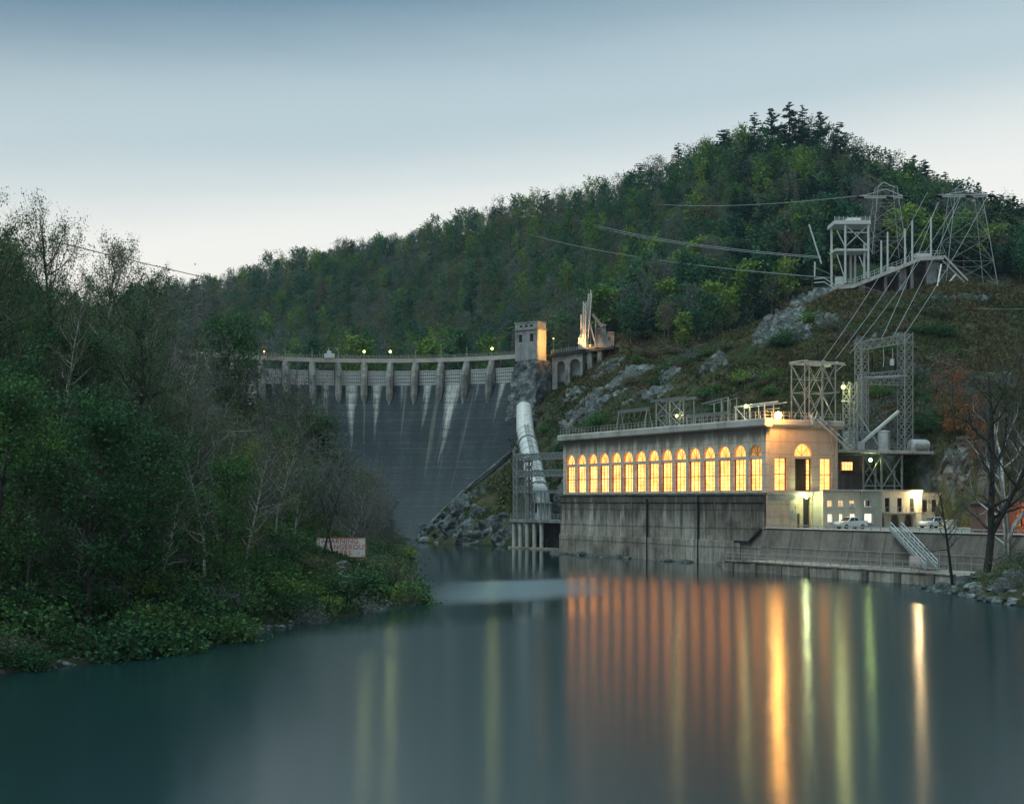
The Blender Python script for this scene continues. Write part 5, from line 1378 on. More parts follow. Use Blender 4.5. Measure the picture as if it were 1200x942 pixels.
LEAF = {
 'fresh': m_leaf('fresh_leaves', [(.1, (.06,.13,.025)), (.45, (.11,.20,.04)), (.8, (.20,.28,.06))], .55),
 'deep': m_leaf('deep_green_leaves', [(.1, (.022,.078,.045)), (.5, (.045,.118,.06)), (.9, (.09,.165,.07))], .55),
 'olive': m_leaf('olive_bud_leaves', [(.1, (.055,.08,.035)), (.5, (.10,.125,.05)), (.9, (.17,.175,.07))], .55),
 'bud': m_leaf('grey_twig_buds', [(.1, (.065,.082,.078)), (.5, (.115,.13,.12)), (.9, (.18,.178,.155))], .55),
 'red': m_leaf('rusty_bud_leaves', [(.1, (.09,.068,.05)), (.5, (.15,.11,.075)), (.9, (.18,.15,.10))], .55),
 'pine': m_leaf('pine_needles', [(.1, (.010,.046,.038)), (.5, (.02,.07,.054)), (.9, (.038,.10,.066))], .5),
 'darkgreen': m_leaf('bank_leaves', [(.1, (.018,.06,.026)), (.5, (.042,.11,.04)), (.9, (.10,.18,.05))], .5),
 'rust': m_leaf('painted_lamplit_leaves', [(.1, (.16,.06,.028)), (.5, (.27,.10,.045)), (.9, (.34,.15,.06))], .4),  # orange lamplight painted into the leaf colour
}
BARK = {'grey': m_bark('grey_bark', (.06,.058,.055), (.17,.165,.155)), 'dark': m_bark('dark_bark', (.022,.02,.018), (.06,.054,.048)), 'palegrey': m_bark('pale_grey_bark', (.2,.2,.185), (.42,.41,.38)), 'pale': m_bark('pale_sycamore_bark', (.28,.27,.25), (.6,.58,.54)),
        'twig': m_bark('grey_twigs', (.09,.086,.08), (.2,.19,.175)), 'twigdark': m_bark('dark_twigs', (.045,.045,.045), (.11,.107,.1))}
def proto(parts, bark, leaf, twig='twig', simple=False):
    """-> (trunk mesh, [crown meshes: (name, mesh)])"""
    wood, tw, lv = parts
    tm = np_mesh('trunk', *wood, BARK[bark], True); cs = []
    if tw is not None: cs.append(('twigs', np_mesh('twigs', *tw, BARK[twig])))
    if lv is not None: cs.append(('crown', np_mesh('crown', *lv, LEAF[leaf])))
    return tm, cs
def plant(name, pr, loc, rz, sc, label, cat='tree', group=None, tilt=None):
    e = tag(empty(name, loc, rz), label, cat, group)
    e.scale = sc if hasattr(sc, '__len__') else (sc, sc, sc)
    if tilt: e.rotation_euler = (tilt[0], tilt[1], rz)
    link('trunk', pr[0], e)
    for n_, m_ in pr[1]: link(n_, m_, e)
    return e

rnd = random.Random(11)
# ---- the forested mountain
HW = {}
HW['fresh'] = [proto(broadleaf(s, 14, .34, .22, 20, 4, 1, nleaf=1100, lsize=.5, jit=.7, twigs=False), 'grey', 'fresh') for s in (1, 2)]
HW['deep'] = [proto(broadleaf(s, 15, .33, .2, 20, 4, 1, nleaf=1200, lsize=.5, jit=.7, twigs=False), 'grey', 'deep') for s in (3, 4, 5)]
HW['olive'] = [proto(broadleaf(s, 14, .33, .25, 20, 4, 2, nleaf=650, lsize=.36, jit=.6), 'grey', 'olive') for s in (6, 7)]
HW['bud'] = [proto(broadleaf(s, 15, .33, .25, 22, 5, 2, nleaf=800, lsize=.26, jit=.6, twr=.035), 'grey', 'bud') for s in (8, 9, 10)]
HW['red'] = [proto(broadleaf(s, 14, .33, .25, 20, 4, 2, nleaf=700, lsize=.3, jit=.6, twr=.035), 'grey', 'red') for s in (12,)]
PINE = [proto(conifer(21, 19, .19, 16, 1500, .5, .35), 'dark', 'pine'), proto(conifer(22, 17, .24, 13, 1400, .55, .5, .03, .3), 'dark', 'pine'), proto(conifer(23, 16, .26, 15, 1900, .5, .25, -.1, .08), 'dark', 'pine')]
def cleared(px, py):
    """the open brushy slope below the tree line"""
    xs_ = [560, 640, 715, 745, 800, 860, 905, 950, 985, 1010, 1100, 1160, 1230]; ys_ = [470, 455, 418, 408, 412, 402, 378, 345, 330, 320, 316, 330, 345]
    return px > 600 and py > np.interp(px, xs_, ys_)
spots = []
ny = 0
y = 372.0
while y < 900:
    st_ = 6.2 if y < 560 else 5.7
    x = -.45*y
    while x < .45*y:
        X = x+rnd.uniform(-2.6, 2.6); Y = y+rnd.uniform(-2.6, 2.6); x += st_
        z = gnd(X, Y); px, py = proj((X, Y, z))
        if px < 150 or px > 1225 or z < 47.5: continue
        if math.hypot(X-AC.x, Y-AC.y) < RC+6 and Y > AC.y-20 and X < 6: continue
        if cleared(px, py): continue
        if 640 < px < 735 and Y < 402: continue
        if 955 < px < 1130 and Y < 366: continue
        if not seen((X, Y, z+13), 1.0, 200): continue
        spots.append((Y, X, z, px, py))
        if px > 820 and py < 330 and rnd.random() < .75:
            X2, Y2 = X+rnd.uniform(-3.5, 3.5), Y+rnd.uniform(-3.5, 3.5); z2 = gnd(X2, Y2); spots.append((Y2, X2, z2, *proj((X2, Y2, z2))))
    y += st_
# the haze-blue ridge far to the left
far = []
for k in range(170):
    X = rnd.uniform(-330, -200); Y = rnd.uniform(960, 1110); z = gnd(X, Y); far.append((Y, X, z, *proj((X, Y, z))))
spots.sort()
def kind_of(Y, X, z, px, py):
    """stands of pine near the top and right, hazy bare hardwoods at mid slope, fresh green near the water"""
    n1 = float(fbm(np.array([X/40.]), np.array([Y/55.+z/30.]), 3)[0])+rnd.uniform(-.2, .2)
    pine = .08+(.55 if px > 860 else 0)*np.interp(py, [120, 330], [.75, .9])+(.2 if px > 740 and Y < 440 else 0)
    if px < 260: pine = .35
    if rnd.random() < pine*(1.25 if n1 > -.1 else .55): return 'pine'
    green = np.interp(Y, [380, 480, 640], [.85, .5, .25]) + n1*.6
    u = rnd.random()
    if u < green*.38: return 'fresh'
    if u < green: return 'deep'
    return rnd.choices(['bud', 'olive', 'red', 'deep'], [.5, .27, .12, .11])[0]
zone = lambda px: 'behind the dam crest' if px < 610 else ('above the derrick and the power house roof' if px < 880 else 'around the hilltop above the pylons')
desc = {'fresh': 'light fresh-green hardwood tree', 'deep': 'full dark-green hardwood tree', 'olive': 'thin olive-budding hardwood tree', 'bud': 'bare grey-brown hardwood tree', 'red': 'rusty-tinged budding hardwood tree', 'pine': 'dark blue-green pine tree'}
cnt = {'pine': 0, 'hard': 0}; stuff = {'pine': [], 'hard': []}
for sp_ in spots:
    Y, X, z, px, py = sp_
    k = kind_of(*sp_); c = 'pine' if k == 'pine' else 'hard'
    if cnt[c] < (230 if c == 'pine' else 295):
        cnt[c] += 1; pr = rnd.choice(PINE if c == 'pine' else HW[k]); s = rnd.uniform(.6, .95) if c == 'pine' else rnd.uniform(.55, 1.15)
        plant('pine_tree' if c == 'pine' else 'hardwood_tree', pr, (X, Y, z-.3), rnd.uniform(0, 6.28), (s*rnd.uniform(.9,1.15), s*rnd.uniform(.9,1.15), s),
              desc[k]+' on the near mountainside '+zone(px), 'tree', desc[k]+'s '+zone(px))
    else: stuff[c].append((X, Y, z, k))
# emergent pines on the skyline, each placed where it breaks the ridge
for i, (px, py, hpx) in enumerate(((258,352,27),(233,362,26),(412,300,27),(503,283,27),(483,290,20),(450,296,18),(603,243,18),(640,234,18),(748,196,16),(795,180,26),(848,168,28),(852,162,22),(884,132,16),(905,130,18),(925,122,22),(940,128,20),(962,136,18),(985,145,14),(1042,176,14),(1068,190,22),(1082,195,24),(1108,205,18),(1186,240,26),(1172,232,20))):
    p = None; Yr = None
    for Yt in range(380, 900, 4):
        X = (px-600)/F*Yt; z = gnd(X, Yt); pyg = proj((X, Yt, z))[1]
        if Yr is None or pyg < Yr[0]: Yr = (pyg, Yt, X, z)
    pyg, Yt, X, z = Yr
    hgt = max(8.0, min(16, .62*(pyg-(py-hpx))/F*Yt+2))
    pr = PINE[i % 3]; base = (19, 17, 16)[i % 3]
    side_ = 'left end' if px < 300 else ('middle' if px < 800 else 'right part')
    plant('skyline_pine', pr, (X, Yt, z-.3), rnd.uniform(0, 6), (hgt/base*1.35, hgt/base*1.35, hgt/base*1.08), 'tall pine breaking the skyline on the %s of the ridge' % side_, 'tree', 'skyline pines on the %s of the ridge' % side_)
# the rest of the forest: one mass each of hardwood and pine
def mass(name, items, protos_leaf, label, cat):
    V = []; Fc = []; T = []; b = 0
    for X, Y, z, k in items:
        v, f = rnd.choice(protos_leaf[k]); s = rnd.uniform(.6, 1.0)*(.72 if k == 'pine' else .88)*rnd.choice((.75,.9,1.15)); a = rnd.uniform(0, 6.28); ca, sa = math.cos(a)*s*rnd.uniform(.9,1.15), math.sin(a)*s
        ca, sa = math.cos(a)*s, math.sin(a)*s
        q = np.stack([v[:,0]*ca-v[:,1]*sa+X, v[:,0]*sa+v[:,1]*ca+Y, v[:,2]*s+z-1.6], -1); V.append(q); Fc.append(f+b); b += len(v); T.append(np.full(len(v), rnd.random()))
    return np.concatenate(V), np.concatenate(Fc), np.concatenate(T)
LOW = {'fresh': [broadleaf(s, 14, .36, .04, 16, 4, 0, nleaf=700, lsize=.5, jit=.8, twigs=False)[2] for s in (31, 32)],
       'deep': [broadleaf(s, 15, .35, .04, 16, 4, 0, nleaf=700, lsize=.5, jit=.8, twigs=False)[2] for s in (33, 34)]}
def bare_low(s):
    w_, t_, l_ = broadleaf(s, 15, .35, .06, 15, 3, 1, nleaf=520, lsize=.32, jit=.7, twr=.05); return merge([t_, l_])
for k, sd_ in (('bud', 35), ('olive', 36), ('red', 37)): LOW[k] = [bare_low(sd_), bare_low(sd_+10)]
LOW['pine'] = [merge(conifer(s, 18, .21, 12, 800, .5, .4)) for s in (41, 42)]
ATT = {'fresh': m_leaf('far_fresh_leaves', [(.1, (.06,.13,.025)), (.45, (.11,.20,.04)), (.8, (.20,.28,.06))], .65, attr=True),
       'deep': m_leaf('far_deep_leaves', [(.1, (.022,.078,.045)), (.5, (.045,.118,.06)), (.9, (.09,.165,.07))], .65, attr=True),
       'bud': m_leaf('far_bare_twigs', [(.1, (.065,.082,.078)), (.5, (.115,.13,.12)), (.9, (.18,.178,.155))], .65, attr=True),
       'olive': m_leaf('far_olive_buds', [(.1, (.055,.08,.035)), (.5, (.10,.125,.05)), (.9, (.17,.175,.07))], .65, attr=True),
       'red': m_leaf('far_rusty_buds', [(.1, (.09,.068,.05)), (.5, (.15,.11,.075)), (.9, (.18,.15,.10))], .65, attr=True),
       'pine': m_leaf('far_pine_needles', [(.1, (.010,.046,.038)), (.5, (.02,.07,.054)), (.9, (.038,.10,.066))], .6, attr=True)}
allst = stuff['hard']+stuff['pine']+[(X, Y, z, rnd.choice(['bud', 'deep', 'olive'])) for Y, X, z, px, py in far]
nm = {'fresh': 'far light-green hardwood forest high on the mountain', 'deep': 'far dark-green hardwood forest high on the mountain', 'bud': 'far bare grey-brown forest on the upper mountain and the hazy left ridge', 'olive': 'far olive-budding forest high on the mountain', 'red': 'far rusty-tinged forest high on the mountain', 'pine': 'far dark pine forest towards the peak'}
for k in nm:
    it = [q for q in allst if q[3] == k]
    if not it: continue
    v, f, tt = mass(k, it, LOW, '', '')
    tag(link('distant_forest', np_mesh('distant_forest', v, f, ATT[k], attrs={'tint': tt})), nm[k], 'forest', kind='stuff')
print('TREES', len(spots), cnt, len(allst))

# ---- left bank
BL = {}
BL['leafy'] = [proto(broadleaf(s, 13, .30, .12, 28, 6, 3, nleaf=9500, lsize=.115, jit=.36), 'dark', 'darkgreen', 'twigdark') for s in (51, 52)]
BL['fresh'] = [proto(broadleaf(s, 11, .30, .15, 28, 6, 3, nleaf=8500, lsize=.10, jit=.34), 'grey', 'fresh') for s in (53,)]
BL['bare'] = [proto(broadleaf(s, 13, .33, .15, 34, 6, 4, nleaf=1500, lsize=.1, jit=.35, twr=.020, fork=f_), 'grey', 'bud', 'twig') for s, f_ in ((54, 1), (55, 2), (56, 1))]
BL['budding'] = [proto(broadleaf(s, 14, .30, .2, 32, 6, 4, nleaf=5200, lsize=.09, jit=.36, twr=.018, r0=.13), 'palegrey', 'olive', 'twigdark') for s in (57, 58)]
BL['slim'] = [proto(broadleaf(s, 24, .13, .3, 34, 5, 3, up=.22, nleaf=2600, lsize=.1, jit=.22, twr=.016, r0=.15), 'palegrey', 'olive', 'twig') for s in (59, 60)]
BL['tall'] = [proto(broadleaf(s, 22, .24, .22, 38, 7, 4, nleaf=9500, lsize=.095, jit=.3, twr=.018), 'dark', 'darkgreen', 'twig') for s in (61, 62)]
hts = {'leafy': 13, 'fresh': 11, 'bare': 13, 'budding': 14, 'slim': 24, 'tall': 22}
sil = lambda px: np.interp(px, [-60, 0, 40, 65, 100, 150, 200, 235, 255, 290, 330, 380, 420, 450, 475, 500], [240, 250, 250, 268, 300, 336, 368, 402, 402, 432, 474, 508, 550, 594, 642, 690])
kd = {'leafy': 'dark-leaved tree', 'fresh': 'fresh-green leafy tree', 'bare': 'bare twiggy grey tree', 'budding': 'budding olive tree', 'slim': 'slim pale-trunked tree', 'tall': 'tall dark-green tree'}
placed = []
def lbzone(px, Y):
    if Y < 130: return 'on the near left bank above the water'
    return 'on the left slope before the dam' if px > 200 else 'high on the left slope'
tries = 0
while len(placed) < 215 and tries < 6000:
    tries += 1
    Y = 82+rnd.random()**1.15*235; px = rnd.uniform(-50, 470); X = (px-600)/F*Y; z = gnd(X, Y)
    if z < 1.0: continue
    bx, by = proj((X, Y, z))
    hmax = (by-sil(px))/F*Y
    if hmax < 3.5: continue
    if abs(X-at(399, 0, 166).x) < 4.0 and Y < 167 and Y > 110: continue        # keep the warning sign in view
    if 360 < px < 440 and Y < 168 and proj((X, Y, z+min(hmax, 9)))[1] < 655 : continue
    md = 3.0 if Y < 170 else 4.0
    if any((X-a)**2+(Y-b_)**2 < md*md for a, b_ in placed): continue
    if px < 170: k = rnd.choices(['leafy', 'tall', 'budding', 'slim', 'bare', 'fresh'], [.22, .20, .24, .18, .06, .10])[0]
    elif px < 300: k = rnd.choices(['bare', 'budding', 'slim', 'leafy', 'fresh'], [.30, .27, .09, .22, .12])[0]
    else: k = rnd.choices(['bare', 'budding', 'leafy', 'fresh'], [.38, .27, .18, .17])[0]
    if Y < 122 and k in ('tall', 'slim', 'budding', 'bare'):
        k = rnd.choice(['leafy', 'fresh', 'budding', 'bare'])
        if k in ('budding', 'bare'): hmax = min(hmax, 9.0)
    want = hts[k]*rnd.uniform(.75, 1.15)
    if want > hmax: want = hmax*rnd.uniform(.86, 1.0)
    if want < 4: continue
    s = want/hts[k]; placed.append((X, Y)); zn = lbzone(px, Y)
    if s < .45 and k in ('slim', 'tall'): k = 'bare'; s = want/hts[k]
    plant({'leafy': 'leafy_tree', 'fresh': 'leafy_tree', 'bare': 'bare_tree', 'budding': 'budding_tree', 'slim': 'slim_tree', 'tall': 'tall_tree'}[k], rnd.choice(BL[k]), (X, Y, z-.25), rnd.uniform(0, 6.28), (s*rnd.uniform(.95, 1.3), s*rnd.uniform(.95, 1.3), s),
          kd[k]+' '+zn, 'tree', kd[k]+'s '+zn)
# silhouette trees: fill the outline measured in the photo
for px, tp_, k, lab in ((8,240,'tall',None),(34,240,'slim',None),(62,250,'tall',None),(88,268,'slim',None),(112,288,'tall',None),(150,306,'slim','slim pale-trunked tree standing up out of the left slope, the more leftward of two'),(154,298,'slim','slim pale-trunked tree whose bare top breaks the skyline left of the dam'),(178,346,'bare',None),(205,364,'bare',None),(228,398,'budding',None),(258,386,'leafy','round olive-topped tree rising beside the left end of the dam'),
                      (275,430,'bare',None),(290,432,'budding',None),(305,444,'bare',None),(322,462,'budding',None),(340,482,'bare',None),(356,494,'leafy',None),(378,508,'leafy',None),(400,528,'fresh',None),(420,548,'bare',None),(440,575,'bare',None),(455,598,'bare',None),(468,625,'bare',None)):
    Y = np.interp(px, [0, 150, 260, 350, 470], [118, 175, 235, 245, 240]); X = (px-600)/F*Y; z = gnd(X, Y)
    h_ = at(px, tp_, Y).z-z
    if h_ < 3: continue
    s = h_/hts[k]; placed.append((X, Y)); w_ = .78 if k == 'tall' else (.8 if px == 258 else rnd.uniform(1, 1.25))
    plant('bare_tree' if k == 'bare' else k.replace('fresh', 'leafy')+'_tree', rnd.choice(BL[k]), (X, Y, z-.3), rnd.uniform(0, 6), (s*w_, s*w_, s), lab or kd[k]+' along the outline of the left slope', 'tree', None if lab else kd[k]+'s along the outline of the left slope')
# two dark thin trunks in front of the sign
pr = proto(broadleaf(71, 9, .26, .5, 12, 4, 3, nleaf=300, lsize=.09, jit=.3, r0=.14), 'dark', 'bud', 'twigdark')
for px, dy, lab in ((384, 0, 'thin dark trunk crossing the left part of the warning sign'), (393, .8, 'second thin dark leaning trunk just right of it, crossing the warning sign')):
    p = at(px-4, 672, 163); plant('thin_tree', pr, (p.x, 163+dy, gnd(p.x, 163+dy)-.3), px, (1, 1, 1), lab, tilt=(0, .16))

# ---- shrubs
def shrub(seed, H, W_, n, ls, ntw=40):
    rng = np.random.RandomState(seed); tw = []; C = []
    for k in range(ntw):
        a = rng.uniform(0, 6.28); e_ = rng.uniform(.35, 1.4); p0 = np.array([rng.normal(0, W_*.2), rng.normal(0, W_*.2), -.2])
        q, r_ = limb(rng, p0, np.array([math.cos(a)*math.cos(e_)*W_/H, math.sin(a)*math.cos(e_)*W_/H, math.sin(e_)]), H*rng.uniform(.6, 1.05), .022, 4, .02, .18); tw.append((q, r_)); C.append(q[1:])
        for s_ in range(3):
            q2, r2 = limb(rng, q[rng.randint(1, 4)], rng.normal(0, 1, 3)+np.array([0,0,.6]), H*.3, .012, 2, .02, .2); tw.append((q2, r2)); C.append(q2)
    C = np.concatenate(C); C = C[rng.randint(0, len(C), n)]+rng.normal(0, .16*H, (n, 3)); C[:, 2] = np.abs(C[:, 2])
    return tubes(tw, [3]*len(tw)), leaves(rng, C, ls)
RAW = {}; SQ = []
def sproto(seed, H, W_, n, ls, leaf, twig='twig'):
    t_, l_ = shrub(seed, H, W_, n, ls); RAW.setdefault(leaf, []).append(l_)
    return np_mesh('stems', *t_, BARK[twig]), [('leaves', np_mesh('leaves', *l_, LEAF[leaf]))]
SHR = {'dark': [sproto(s, 2.2, 2.4, 1500, .13, 'darkgreen', 'twigdark') for s in (81, 82)], 'fresh': [sproto(83, 2.0, 2.2, 1300, .12, 'fresh')], 'olive': [sproto(84, 2.2, 2.4, 700, .11, 'olive'), sproto(85, 2.4, 2.2, 450, .1, 'bud')]}
nsh = 0; tries = 0; sp2 = []
while nsh < 300 and tries < 9000:
    tries += 1
    Y = 80+rnd.random()**1.5*230; px = rnd.uniform(-60, 486); X = (px-600)/F*Y; z = gnd(X, Y)
    if z < -.15: continue
    if z > 9 and rnd.random() < .6: continue
    bx, by = proj((X, Y, z))
    if by < sil(px)-5: continue
    if 360 < px < 440 and 120 < Y < 168 and proj((X, Y, z+2))[1] < 656: continue
    if 395 < px < 470 and 125 < Y < 166 and rnd.random() < .65: continue
    if any((X-a)**2+(Y-b_)**2 < 3.2 for a, b_ in sp2): continue
    sp2.append((X, Y)); nsh += 1
    k = rnd.choices(['dark', 'fresh', 'olive'], [.6, .12, .28] if px < 350 else [.4, .25, .35])[0]
    s = rnd.uniform(.5, 1.3); zn = 'at the water edge of the left bank' if z < 2.2 else 'under the trees of the left bank'
    SQ.append(('shrub', rnd.choice(SHR[k]), (X, Y, z-.1), rnd.uniform(0, 6), (s*1.2, s*1.2, s), {'dark': 'dark-green shrub ', 'fresh': 'fresh-green shrub ', 'olive': 'sparse olive shrub '}[k]+zn, 'shrub', {'dark': 'dark-green shrubs ', 'fresh': 'fresh-green shrubs ', 'olive': 'sparse olive shrubs '}[k]+zn))
for px, py, k, s in ((478,688,'olive',1.7),(468,682,'olive',1.5),(458,676,'fresh',1.3),(484,696,'fresh',1.0),(492,692,'olive',1.1),(498,697,'olive',.9)):
    Y = 17337/(py+12-587); X = (px-600)/F*Y-1.5; z = max(gnd(X, Y), 0)
    SQ.append(('shrub', SHR[k][0], (X, Y, z-.1), px, s, 'yellow-green shrub on the tip of the left bank where it meets the channel', 'shrub', 'shrubs on the tip of the left bank'))
# fallen pale branches at the waterline
for i, (x0, y0_, x1, y1_) in enumerate(((186,690,262,728),(215,712,300,735),(196,700,232,722))):
    Y = 17337/(y1_+8-587)+2; a = at(x0, y0_, Y+3); b_ = at(x1, y1_, Y)
    rng = np.random.RandomState(i); pls = [limb(rng, np.array(a), np.array(b_-a), (b_-a).length, .11, 6, 0, .05)]
    for k in range(26): q = pls[0][0][rng.randint(1, 7)]; pls.append(limb(rng, q, np.array(unit(np.array(b_-a)))*.8+rng.normal(0, .5, 3), rng.uniform(.8, 2.4), .03, 3, 0, .2))
    v, f = tubes(pls, [6]+[3]*26); tag(link('fallen_tree', np_mesh('fallen_tree', v, f, BARK['twig'], True)), ['upper of the pale fallen trees on the near left bank','longest pale fallen tree reaching the water on the left bank','shortest pale fallen trunk behind the others on the left bank'][i], 'fallen tree')

# ---- right bank trees
pr = proto(broadleaf(91, 25, .27, .22, 30, 8, 6, up=.14, nleaf=500, lsize=.12, jit=.4, twr=.03, r0=.52, fork=1), 'dark', 'red', 'twigdark')
p = at(1155, 690, 167); plant('bare_tree', pr, (p.x, p.y, gnd(p.x, p.y)-.4), 2.0, (1, 1, 1.02), 'big dark bare tree leaning over the right bank in front of the brick house', tilt=(0, -.1))
pr = proto(broadleaf(93, 25, .25, .2, 24, 7, 5, up=.16, nleaf=0, twr=.03, r0=.42, fork=2), 'pale', 'bud', 'twig')
p = at(1181, 668, 178); plant('sycamore_tree', pr, (p.x, p.y, gnd(p.x, p.y)-.4), 0.6, (1, 1, 1.1), 'white-barked bare sycamore beside the brick house at the right edge')
pr = proto(broadleaf(92, 12, .3, .35, 14, 6, 4, up=.1, nleaf=150, lsize=.1, jit=.3, twr=.025, r0=.2), 'dark', 'bud', 'twigdark')
p = at(1116, 688, 166); plant('bare_tree', pr, (p.x, p.y, max(0, gnd(p.x, p.y))-.3), 1.0, 1.0, 'smaller bare tree leaning left before the retaining wall, right of the steel stair', tilt=(0, -.22))
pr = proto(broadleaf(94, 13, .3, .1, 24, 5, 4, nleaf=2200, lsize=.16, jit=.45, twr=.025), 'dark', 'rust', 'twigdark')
for x, y, s, lab in ((hx(1120, 1), 1, .95, 'rust-coloured leafy tree with lamp glow painted in, on the slope just right of the side building'), (hx(1146, -6), -6, .9, 'second rust-coloured tree with lamp glow painted in, on the slope behind the white sycamore')):
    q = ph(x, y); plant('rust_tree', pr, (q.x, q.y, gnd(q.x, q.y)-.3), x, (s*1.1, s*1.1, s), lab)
for k in range(46):
    Y = rnd.uniform(141, 181); X = rnd.uniform(50.5, 66)*Y/160; z = gnd(X, Y)
    lx_0, ly_0 = to_ph(X, Y)
    if z < .3 or lx_0 > -3.2: continue
    kk_ = rnd.choice(['dark', 'olive', 'olive']); s = rnd.uniform(.5, 1.2)
    SQ.append(('shrub', rnd.choice(SHR[kk_]), (X, Y, z-.1), k, s, 'dark-green shrub on the rocky right bank' if kk_ == 'dark' else 'thin olive shrub on the rocky right bank', 'shrub', 'dark-green shrubs on the right bank' if kk_ == 'dark' else 'olive shrubs on the right bank'))

for k in range(40):
    q = ph(rnd.uniform(24, 52), rnd.uniform(6, 22)); z = gnd(q.x, q.y); kk_ = rnd.choice(['dark', 'olive', 'olive']); s = rnd.uniform(.9, 2.0)
    if z > 5.5: SQ.append(('shrub', rnd.choice(SHR[kk_]), (q.x, q.y, z-.2), k, s, ('dark-green' if kk_ == 'dark' else 'thin olive')+' shrub on the dark slope behind the side building', 'shrub', ('dark-green' if kk_ == 'dark' else 'olive')+' shrubs behind the side building'))
nq = 0; tries = 0
SHR['rusty'] = [sproto(86, 2.0, 2.4, 900, .12, 'red')]
while nq < 230 and tries < 9000:
    tries += 1
    Y = rnd.uniform(228, 410); px = rnd.uniform(600, 1290); X = (px-600)/F*Y; z = gnd(X, Y); a_, b_ = proj((X, Y, z))
    if z < 8 or not cleared(a_, b_) or b_ > 600: continue
    l0, l1 = to_ph(X, Y)
    if -3 < l0 < 17 and -80 < l1 < 67 or l0 < -2 or not seen((X, Y, z+2), .5, 180): continue
    if 965 < a_ < 1120 and b_ < 350: continue
    if float(fbm(np.array([X/16]), np.array([Y/16+z/9]), 2)[0]) < -.05: continue
    kk_ = rnd.choices(['dark', 'olive', 'rusty', 'fresh'], [.42, .25, .25, .08] if a_ < 860 else [.2, .34, .4, .06])[0]; s = rnd.uniform(.6, 1.7); nq += 1
    nm_ = {'dark': 'dark-green', 'olive': 'olive', 'rusty': 'brown', 'fresh': 'light-green'}[kk_]; zn = 'on the slope below the derrick' if a_ < 860 else 'on the brown slope below the hill deck'
    SQ.append(('shrub', rnd.choice(SHR[kk_]), (X, Y, z-.2), nq, (s*1.3, s*1.3, s*.85), nm_+' bush '+zn, 'shrub', nm_+' bushes '+zn))
# the shrubs that show largest are things of their own, the small remainder is ground cover
def ssize(q):
    p = q[2]; sc = q[4]; sc = sc[0] if hasattr(sc, '__len__') else sc
    return -sc/max(20, p[1])
SQ = [q for q in SQ if seen((q[2][0], q[2][1], q[2][2]+2.0), .6, 70)]
SQ.sort(key=ssize)
for q in SQ[:290]: plant(*q)
rest = {}
for q in SQ[290:]:
    lf = q[1][1][0][1].materials[0].name; rest.setdefault(lf, []).append(q)
for lf, qs in rest.items():
    key = [k for k in LEAF if LEAF[k].name == lf][0]; V = []; Fc = []; b_ = 0
    for q in qs:
        v, f = rnd.choice(RAW[key]); sc = q[4] if hasattr(q[4], '__len__') else (q[4],)*3; ca, sa = math.cos(q[3]), math.sin(q[3])
        V.append(np.stack([(v[:,0]*ca-v[:,1]*sa)*sc[0]+q[2][0], (v[:,0]*sa+v[:,1]*ca)*sc[1]+q[2][1], v[:,2]*sc[2]+q[2][2]], -1)); Fc.append(f+b_); b_ += len(v)
    tag(link('scrub_cover', np_mesh('scrub_cover', np.concatenate(V), np.concatenate(Fc), LEAF[key])), lf.replace('_', ' ')+' of the small scattered scrub', 'scrub', kind='stuff')
# ---- brush and grass on the open slope (nobody could count it)
def brush(n, test, sizes, mat, label, px0, px1, Y0, Y1, blades=6):
    rng = np.random.RandomState(n); C = []; G = []
    k = 0
    while k < n:
        Y = rng.uniform(Y0, Y1); px = rng.uniform(px0, px1); X = (px-600)/F*Y; z = gnd(X, Y); 
        k += 1
        a, b_ = proj((X, Y, z))
        if not test(a, b_, X, Y, z): continue
        C.append((X, Y, z))
    C = np.array(C); m_ = len(C)
    s = rng.uniform(*sizes, m_)*(1+1.0*(fbm(C[:,0]/9, C[:,1]/9, 2)))
    P = np.repeat(C, blades, 0); sz = np.repeat(np.maximum(s, .15), blades)
    P = P+rng.normal(0, 1, P.shape)*np.array([1, 1, .35])*sz[:, None]*.5; P[:, 2] += sz*.35
    n_ = len(P); d = rng.normal(0, .6, (n_, 3)); d[:, 2] = np.abs(d[:, 2])+.5; d /= np.linalg.norm(d, axis=1)[:, None]
    q = rng.normal(0, 1, (n_, 3)); u = np.cross(d, q); u /= np.linalg.norm(u, axis=1)[:, None]
    L_ = (sz*.7)[:, None]; w_ = (sz*.26)[:, None]
    V = np.stack([P-d*L_*.6, P-u*w_, P+d*L_, P+u*w_], 1).reshape(-1, 3)
    tint = np.repeat(np.clip(.5+.9*fbm(P[:,0]/14+3, P[:,1]/14, 3)+rng.normal(0, .08, n_), 0, 1), 4)
    o = link('brush_cover', np_mesh('brush_cover', V, np.arange(4*n_).reshape(-1, 4), mat, attrs={'tint': tint})); tag(o, label, 'brush', kind='stuff')
mb = m_leaf('slope_brush', [(.15, (.039,.065,.026)), (.4, (.085,.078,.036)), (.62, (.124,.091,.049)), (.85, (.065,.091,.033))], .75, .9, attr=True)
def on_slope(a, b_, X, Y, z):
    lx0, ly0 = to_ph(X, Y)
    return z > .8 and cleared(a, b_+24) and not (-3 < lx0 < 15.5 and -80 < ly0 < 67) and not (1 < lx0 < 38 and -78 < ly0 < 3) and not (abs(a-617) < 16 and b_ > 500 and Y < 365) and lx0 > -2
brush(50000, on_slope, (.3, .85), mb, 'brown and green brush covering the open slope above the power house', 600, 1330, 225, 420)
mb2 = m_leaf('bank_undergrowth', [(.15, (.019,.042,.018)), (.5, (.039,.072,.026)), (.85, (.078,.098,.039))], .7, .9, attr=True)
